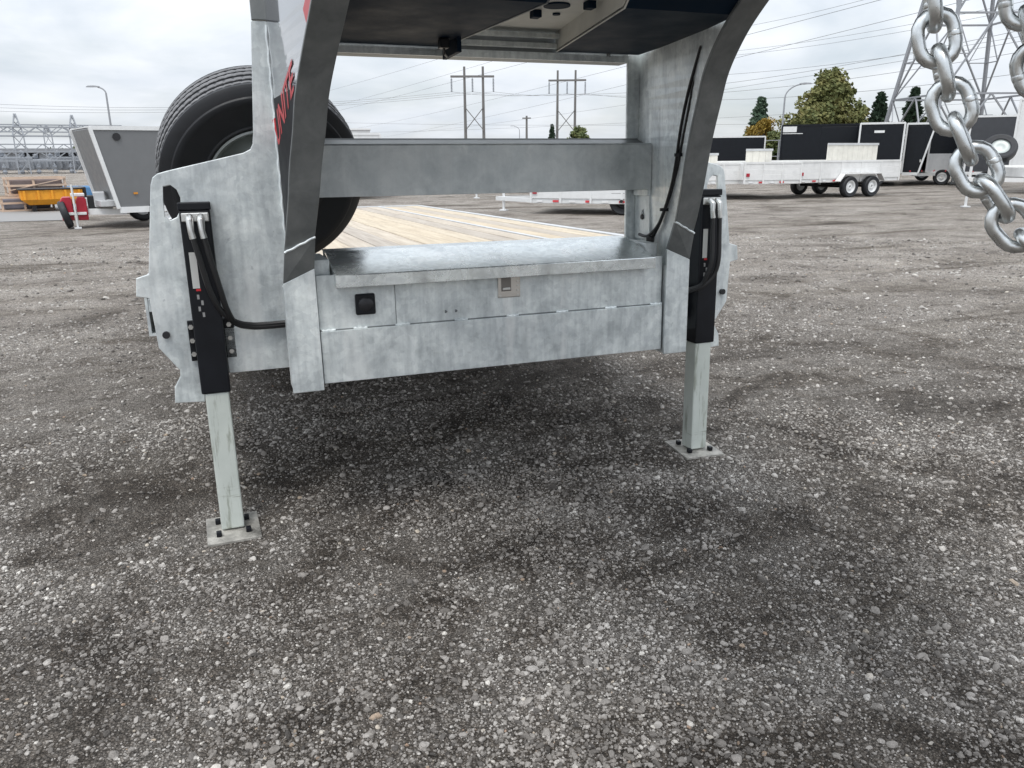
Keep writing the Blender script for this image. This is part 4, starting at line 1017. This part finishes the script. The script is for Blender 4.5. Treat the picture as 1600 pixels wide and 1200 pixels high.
# ------------------------------------------------------------------ substation, far left
def lattice_col(mb, x, y, z0, z1, w0, w1, r_=.05):
    n_ = max(3, int((z1 - z0) / 1.3))
    def c(i, k): t_ = k / n_; w = (w0 + (w1 - w0) * t_) / 2; sx, sy = ((-1, -1), (1, -1), (1, 1), (-1, 1))[i]; return Vector((x + sx * w, y + sy * w, z0 + (z1 - z0) * t_))
    for i in range(4):
        mb.bar(c(i, 0), c(i, n_), r_ * 2, r_ * 2, up=(1, 0, 0)); j = (i + 1) % 4
        for k in range(n_): mb.bar(c(i, k), c(j, k + 1), r_ * 1.2, r_ * 1.2)
def gantry(label, u0, u1, d, vbeam, vtips, ub):
    P1, P2 = gp(u0, d), gp(u1, d); rz, L = frame_of(P1, P2); t_ = empty('substation_gantry', (P1.x, P1.y, 0), rz); tag(t_, label, 'gantry', 'substation gantries')
    zb = zat(u0, vbeam, d); k = L / (u1 - u0)
    for (u, vt) in vtips:
        x = (u - u0) * k; m = MB(); lattice_col(m, x, 0, 0, zb, 1.0, .8); lattice_col(m, x, 0, zb, zat(u, vt, d), .9, .1, .06); m.build('lattice_column', M_SUBST, t_)
    for dz in (0, -2.2):
        m = MB(); n_ = int(L / 1.1)
        for y_ in (-.4, .4):
            for q in (0, .8): m.bar((0, y_, zb + dz + q), (L, y_, zb + dz + q), .12, .12)
            for i in range(n_): m.bar((L * i / n_, y_, zb + dz + (.8 if i % 2 else 0)), (L * (i + 1) / n_, y_, zb + dz + (0 if i % 2 else .8)), .08, .08)
        m.build('lattice_beam', M_SUBST, t_)
    for i in range(9):
        x = L * (i + .5) / 9; MB().lathe([(0, 0)] + [(.12 if j % 2 else .22, -.2 * j) for j in range(1, 9)] + [(0, -1.7)], 8, Matrix.Translation((x, 0, zb - 2.4)), closed=False).build('insulator', M_SUBST, t_)
gantry('near substation gantry with two spires on the far left', -90, 150, 88, 212, ((34, 178), (124, 180), (-60, 182)), 0)
gantry('farther substation gantry with short spire between the two tall ones', -120, 200, 112, 205, ((76, 196), (-40, 200), (160, 206)), 0)
def equip(label, u, d, w, v, dep=2.5, cat='transformer'):
    t_ = local_thing('substation_equipment', label, cat, u, d); h = zat(u, v, d)
    MB().box(-w / 2, w / 2, 0, dep, .3, h * .72).build('tank', M_SUBST, t_, .05)
    for k in range(6): MB().box(-w / 2 + w * (k + .2) / 6, -w / 2 + w * (k + .5) / 6, -.35, -.002, .5, h * .66).build('cooling_fin', M_SUBST, t_)
    for k in range(3): MB().lathe([(0, h * .72)] + [(.14 if j % 2 else .26, h * .72 + j * h * .03) for j in range(1, 9)] + [(0, h)], 8, Matrix.Translation((-w / 3 + w / 3 * k, dep / 2, 0)), closed=False).build('bushing', M_SUBST, t_)
equip('grey transformer nearest the left edge of the picture', 8, 92, 5.0, 235)
equip('grey transformer standing in the middle of the substation', 60, 95, 4.0, 240)
equip('grey transformer in the substation close to the grey trailer', 116, 90, 3.6, 235)
sb = local_thing('control_building', 'low grey control building behind the substation gantries', 'building', 20, 120)
hb = zat(20, 232, 120)
MB().box(-14, 14, 0, 8, 0, hb * .8).build('wall', M_SUBST, sb); MB().box(-14.4, 14.4, -.5, 8.5, hb * .8 + .002, hb).build('roof', M_TOWER, sb)
for k in range(6): MB().box(-12 + 4.4 * k, -10 + 4.4 * k, -.06, -.003, 1.2, 2.6).build('window', M_BLACKBODY, sb)
wbld = local_thing('far_building', 'pale flat roofed building just right of the tyre', 'building', 556, 210)
zt = zat(560, 203, 210); MB().box(-5, 4.2, 0, 12, 0, zt).build('wall', M_CONC, wbld); MB().box(-5.2, 4.4, -.2, 12.2, zt + .002, zt + .35).build('roof_edge', M_WHITE, wbld)
for k in range(4): MB().box(-4.2 + 2.2 * k, -3 + 2.2 * k, -.05, -.003, 2.0, 3.4).build('window', M_BLACKBODY, wbld)

# fence behind the right hand trailers
fe = empty('chain_link_fence', gp(1196, 56)); tag(fe, 'pale fence posts and rails behind the enclosed trailers', 'fence')
fA, fB = gp(1050, 60), gp(1760, 58)
for k in range(30):
    p = fA.lerp(fB, k / 29) - fe.location; MB().cyl((p.x, p.y, 0), (p.x, p.y, 2.3), .04, 6).build('post', M_TOWER, fe)
for z_ in (.1, 1.2, 2.25): MB().cyl(Vector((*(fA - fe.location).xy, z_)), Vector((*(fB - fe.location).xy, z_)), .025, 6).build('rail', M_TOWER, fe)

# ------------------------------------------------------------------ trees
def leaves(mb, c, rad, n_, size, rnd, flat=1.0):
    for _ in range(n_):
        while True:
            v = Vector((rnd.uniform(-1, 1), rnd.uniform(-1, 1), rnd.uniform(-1, 1)))
            if .25 < v.length < 1: break
        p = c + Vector((v.x * rad.x, v.y * rad.y, v.z * rad.z)); s_ = size * rnd.uniform(.6, 1.4)
        a = Vector((rnd.gauss(0, 1), rnd.gauss(0, 1), rnd.gauss(0, 1))).normalized(); b_ = a.orthogonal().normalized()
        mb.add([p - a * s_ - b_ * s_ * .5, p + a * s_ * .2 - b_ * s_ * .7, p + a * s_, p + b_ * s_ * .6], [(0, 1, 2, 3)])
def broadleaf(label, u, d, h, w, mat, seed, clumps=46, per=130, size=.22, trunk=.25, cat='tree'):
    rnd = random.Random(seed); p = gp(u, d); t_ = empty('broadleaf_tree', (p.x, p.y, 0), rnd.uniform(0, 6)); tag(t_, label, cat)
    tr = MB(); tr.tube([(0, 0, 0), (.05, .02, h * .25), (.0, .1, h * .55), (.05, 0, h * .85)], [trunk, trunk * .8, trunk * .5, .05], 8); crown = MB()
    for _ in range(clumps):
        z_ = rnd.uniform(.16, .97); prof = math.sin(math.pi * min(1, (z_ * .86 + .12))) ** .75 * (1.0 if z_ < .55 else 1 - .55 * (z_ - .55) / .45)
        a = rnd.uniform(0, 6.283); r_ = w / 2 * prof * rnd.uniform(.25, .92)
        c = Vector((r_ * math.cos(a), r_ * math.sin(a), z_ * h)); cr_ = w * rnd.uniform(.10, .18)
        tr.tube([(0, 0, max(.3, z_ * h * .55)), c * .6 + Vector((0, 0, z_ * h * .3)), c], [trunk * .35, trunk * .2, .02], 5)
        leaves(crown, c, Vector((cr_, cr_, cr_ * .8)), per, size, rnd)
    tr.build('trunk', M_BARK, t_, smooth=True); crown.build('crown', mat, t_); return t_
def conifer(label, u, d, h, w, seed):
    rnd = random.Random(seed); p = gp(u, d); t_ = empty('conifer_tree', (p.x, p.y, 0), rnd.uniform(0, 6)); tag(t_, label, 'tree')
    tr = MB(); tr.tube([(0, 0, 0), (0, 0, h * .5), (0, 0, h * .98)], [.22, .14, .02], 7); crown = MB(); nb = 26
    for k in range(nb):
        z_ = h * (.12 + .86 * k / nb); L_ = w / 2 * (1 - k / nb) ** .85 + .12; m = 7 if k < nb * .7 else 5
        for j in range(m):
            a = 6.283 * (j + rnd.random()) / m; ln = L_ * rnd.uniform(.6, 1.12); tip = Vector((ln * math.cos(a), ln * math.sin(a), z_ - ln * .28)); base = Vector((0, 0, z_ + ln * .12))
            tr.tube([base, tip], [.03, .01], 4)
            for q in range(14):
                f_ = rnd.uniform(.15, 1); c = base.lerp(tip, f_); leaves(crown, c, Vector((.14, .14, .10)), 3, .13 + .02 * h / 8, rnd)
    tr.build('trunk', M_BARK, t_, smooth=True); crown.build('crown', M_LEAF_C, t_); return t_
broadleaf('big dark green tree behind the black enclosed trailers', 1282, 66, zat(1282, 117, 66), 6.6, M_LEAF_G, 3, 80, 230, .13)
broadleaf('yellow orange autumn tree beside the curved street lamp', 1186, 64, zat(1186, 184, 64), 3.4, M_LEAF_Y, 5, 40, 160, .10, .14)
conifer('narrow conifer behind the autumn tree', 1181, 74, zat(1181, 148, 74), 3.6, 8)
conifer('conifer between the big green tree and the tower', 1362, 76, zat(1362, 140, 76), 3.8, 9)
conifer('conifer standing behind the left leg of the tower', 1414, 76, zat(1414, 132, 76), 3.8, 10)
conifer('small distant conifer left of the round bush', 862, 150, zat(862, 192, 150), 2.4, 12)
broadleaf('round distant green bush at the foot of the right twin pole', 902, 150, zat(902, 198, 150), 6.2, M_LEAF_B, 14, 40, 90, .3, .2, 'bush')
broadleaf('low green bush between fence and curved street lamp', 1206, 62, 3.0, 2.6, M_LEAF_B, 15, 24, 90, .14, .1, 'bush')
broadleaf('green bush seen under the trailers behind the chain', 1442, 60, zat(1442, 181, 60), 3.0, M_LEAF_B, 16, 26, 90, .14, .1, 'bush')
# far wood line closing the yard
rnd = random.Random(21); wd = MB()
for k in range(260):
    a = R(-75) + R(150) * rnd.random() + YAW; d_ = rnd.uniform(330, 420); h = rnd.uniform(3, 6.0)
    c = Vector((CAM.x + d_ * math.sin(a), CAM.y + d_ * math.cos(a), h * .5)); leaves(wd, c, Vector((9, 9, h * .5)), 130, 1.0, rnd)
tag(wd.build('distant_woods', M_LEAF_B), 'low far line of trees closing the yard', 'woods', kind='stuff')

# ------------------------------------------------------------------ loose stones of the gravel, near the camera
def stone_points():
    out = []
    half = math.atan(800 / F_PX) + R(9)
    def ring(d0, d1, dens, smed, ssig, smax):
        n_ = int(dens * half * (d1 ** 2 - d0 ** 2))
        d = np.sqrt(RNG.uniform(d0 ** 2, d1 ** 2, n_)); a = RNG.uniform(-half, half, n_) + YAW
        x = CAM.x + d * np.sin(a); y = CAM.y + d * np.cos(a)
        s = np.minimum(smed * np.exp(RNG.normal(0, ssig, n_)), smax)
        # patchy: fines in some places, washed stone in others
        pat = .5 + .5 * np.sin(1.9 * x + 1.2 * np.sin(1.6 * y + .4)) * np.sin(2.3 * y + 1.4 * np.sin(1.3 * x + 2))
        pat2 = .5 + .5 * np.sin(6.1 * x + 2.1 * np.sin(4.7 * y)) * np.sin(5.3 * y + 1.7 * np.sin(5.9 * x))
        pat3 = .5 + .5 * np.sin(.83 * x + 1.5 * np.sin(.7 * y + 1.1) + .6) * np.sin(.95 * y + 1.3 * np.sin(.8 * x))
        keep = RNG.uniform(0, 1, n_) < np.clip(-.16 + .62 * pat + .48 * pat2 + .42 * pat3, .06, 1)
        out.append(np.stack([x, y, s], -1)[keep])
    ring(1.15, 2.6, 10500, .0036, .42, .0125)
    ring(2.6, 4.6, 6200, .0041, .42, .0135)
    ring(4.6, 8.0, 1500, .0056, .40, .017)
    ring(1.15, 3.4, 9500, .0024, .30, .005)
    ring(1.15, 5.0, 120, .0095, .28, .017)
    ring(8.0, 15.0, 160, .010, .40, .028)
    P = np.concatenate(out)
    # none inside the foot plates
    bad = ((abs(P[:, 0] + 1.08) < .095) & (abs(P[:, 1] - .27) < .115)) | ((abs(P[:, 0] - 1.08) < .095) & (abs(P[:, 1] - .285) < .115))
    return P[~bad]
P = stone_points(); ns = len(P)
z = gh(P[:, 0], P[:, 1]) + P[:, 2] * .15
me = bpy.data.meshes.new('gravel_stones'); me.vertices.add(ns)
me.vertices.foreach_set('co', np.stack([P[:, 0], P[:, 1], z], -1).astype(np.float32).ravel())
for an, at_ in (('scl', 'FLOAT_VECTOR'), ('rot', 'FLOAT_VECTOR'), ('idx', 'INT')): me.attributes.new(an, at_, 'POINT')
sc3 = P[:, 2:3] * np.stack([RNG.uniform(.8, 1.45, ns), RNG.uniform(.7, 1.1, ns), RNG.uniform(.5, .8, ns)], -1)
me.attributes['scl'].data.foreach_set('vector', sc3.astype(np.float32).ravel())
me.attributes['rot'].data.foreach_set('vector', np.stack([RNG.normal(0, .25, ns), RNG.normal(0, .25, ns), RNG.uniform(0, 6.28, ns)], -1).astype(np.float32).ravel())
me.attributes['idx'].data.foreach_set('value', RNG.integers(0, 6, ns).astype(np.int32))
stones = bpy.data.objects.new('gravel_stones', me); COL.objects.link(stones); me.materials.append(M_STONE)
tag(stones, 'loose grey gravel stones scattered over the yard', 'gravel', kind='stuff')
ng = bpy.data.node_groups.new('scatter_stones', 'GeometryNodeTree')
ng.interface.new_socket('Geometry', in_out='INPUT', socket_type='NodeSocketGeometry'); ng.interface.new_socket('Geometry', in_out='OUTPUT', socket_type='NodeSocketGeometry')
G = ng.nodes; GL = ng.links
gi = G.new('NodeGroupInput'); go = G.new('NodeGroupOutput'); g2i = G.new('GeometryNodeGeometryToInstance')
for k in range(6):
    ico = G.new('GeometryNodeMeshIcoSphere'); ico.inputs['Radius'].default_value = 1; ico.inputs['Subdivisions'].default_value = 2
    sp_ = G.new('GeometryNodeSetPosition'); nz = G.new('ShaderNodeTexNoise'); nz.noise_dimensions = '4D'
    nz.inputs['Scale'].default_value = .95; nz.inputs['W'].default_value = 3.7 * k; nz.inputs['Detail'].default_value = 2
    sub = G.new('ShaderNodeVectorMath'); sub.operation = 'SUBTRACT'; sub.inputs[1].default_value = (.5, .5, .5)
    mul = G.new('ShaderNodeVectorMath'); mul.operation = 'SCALE'; mul.inputs['Scale'].default_value = 1.7
    GL.new(nz.outputs['Color'], sub.inputs[0]); GL.new(sub.outputs[0], mul.inputs[0]); GL.new(mul.outputs[0], sp_.inputs['Offset'])
    GL.new(ico.outputs['Mesh'], sp_.inputs['Geometry'])
    sm_ = G.new('GeometryNodeSetMaterial'); sm_.inputs['Material'].default_value = M_STONE
    GL.new(sp_.outputs[0], sm_.inputs['Geometry']); GL.new(sm_.outputs[0], g2i.inputs[0])
iop = G.new('GeometryNodeInstanceOnPoints')
def named(n_, typ):
    a = G.new('GeometryNodeInputNamedAttribute'); a.data_type = typ; a.inputs['Name'].default_value = n_
    return [o for o in a.outputs if o.enabled][0]
e2r = G.new('FunctionNodeEulerToRotation')
GL.new(named('rot', 'FLOAT_VECTOR'), e2r.inputs[0])
GL.new(gi.outputs[0], iop.inputs['Points']); GL.new(g2i.outputs[0], iop.inputs['Instance']); iop.inputs['Pick Instance'].default_value = True
GL.new(named('idx', 'INT'), iop.inputs['Instance Index']); GL.new(e2r.outputs[0], iop.inputs['Rotation']); GL.new(named('scl', 'FLOAT_VECTOR'), iop.inputs['Scale'])
GL.new(iop.outputs[0], go.inputs[0])
md = stones.modifiers.new('scatter', 'NODES'); md.node_group = ng
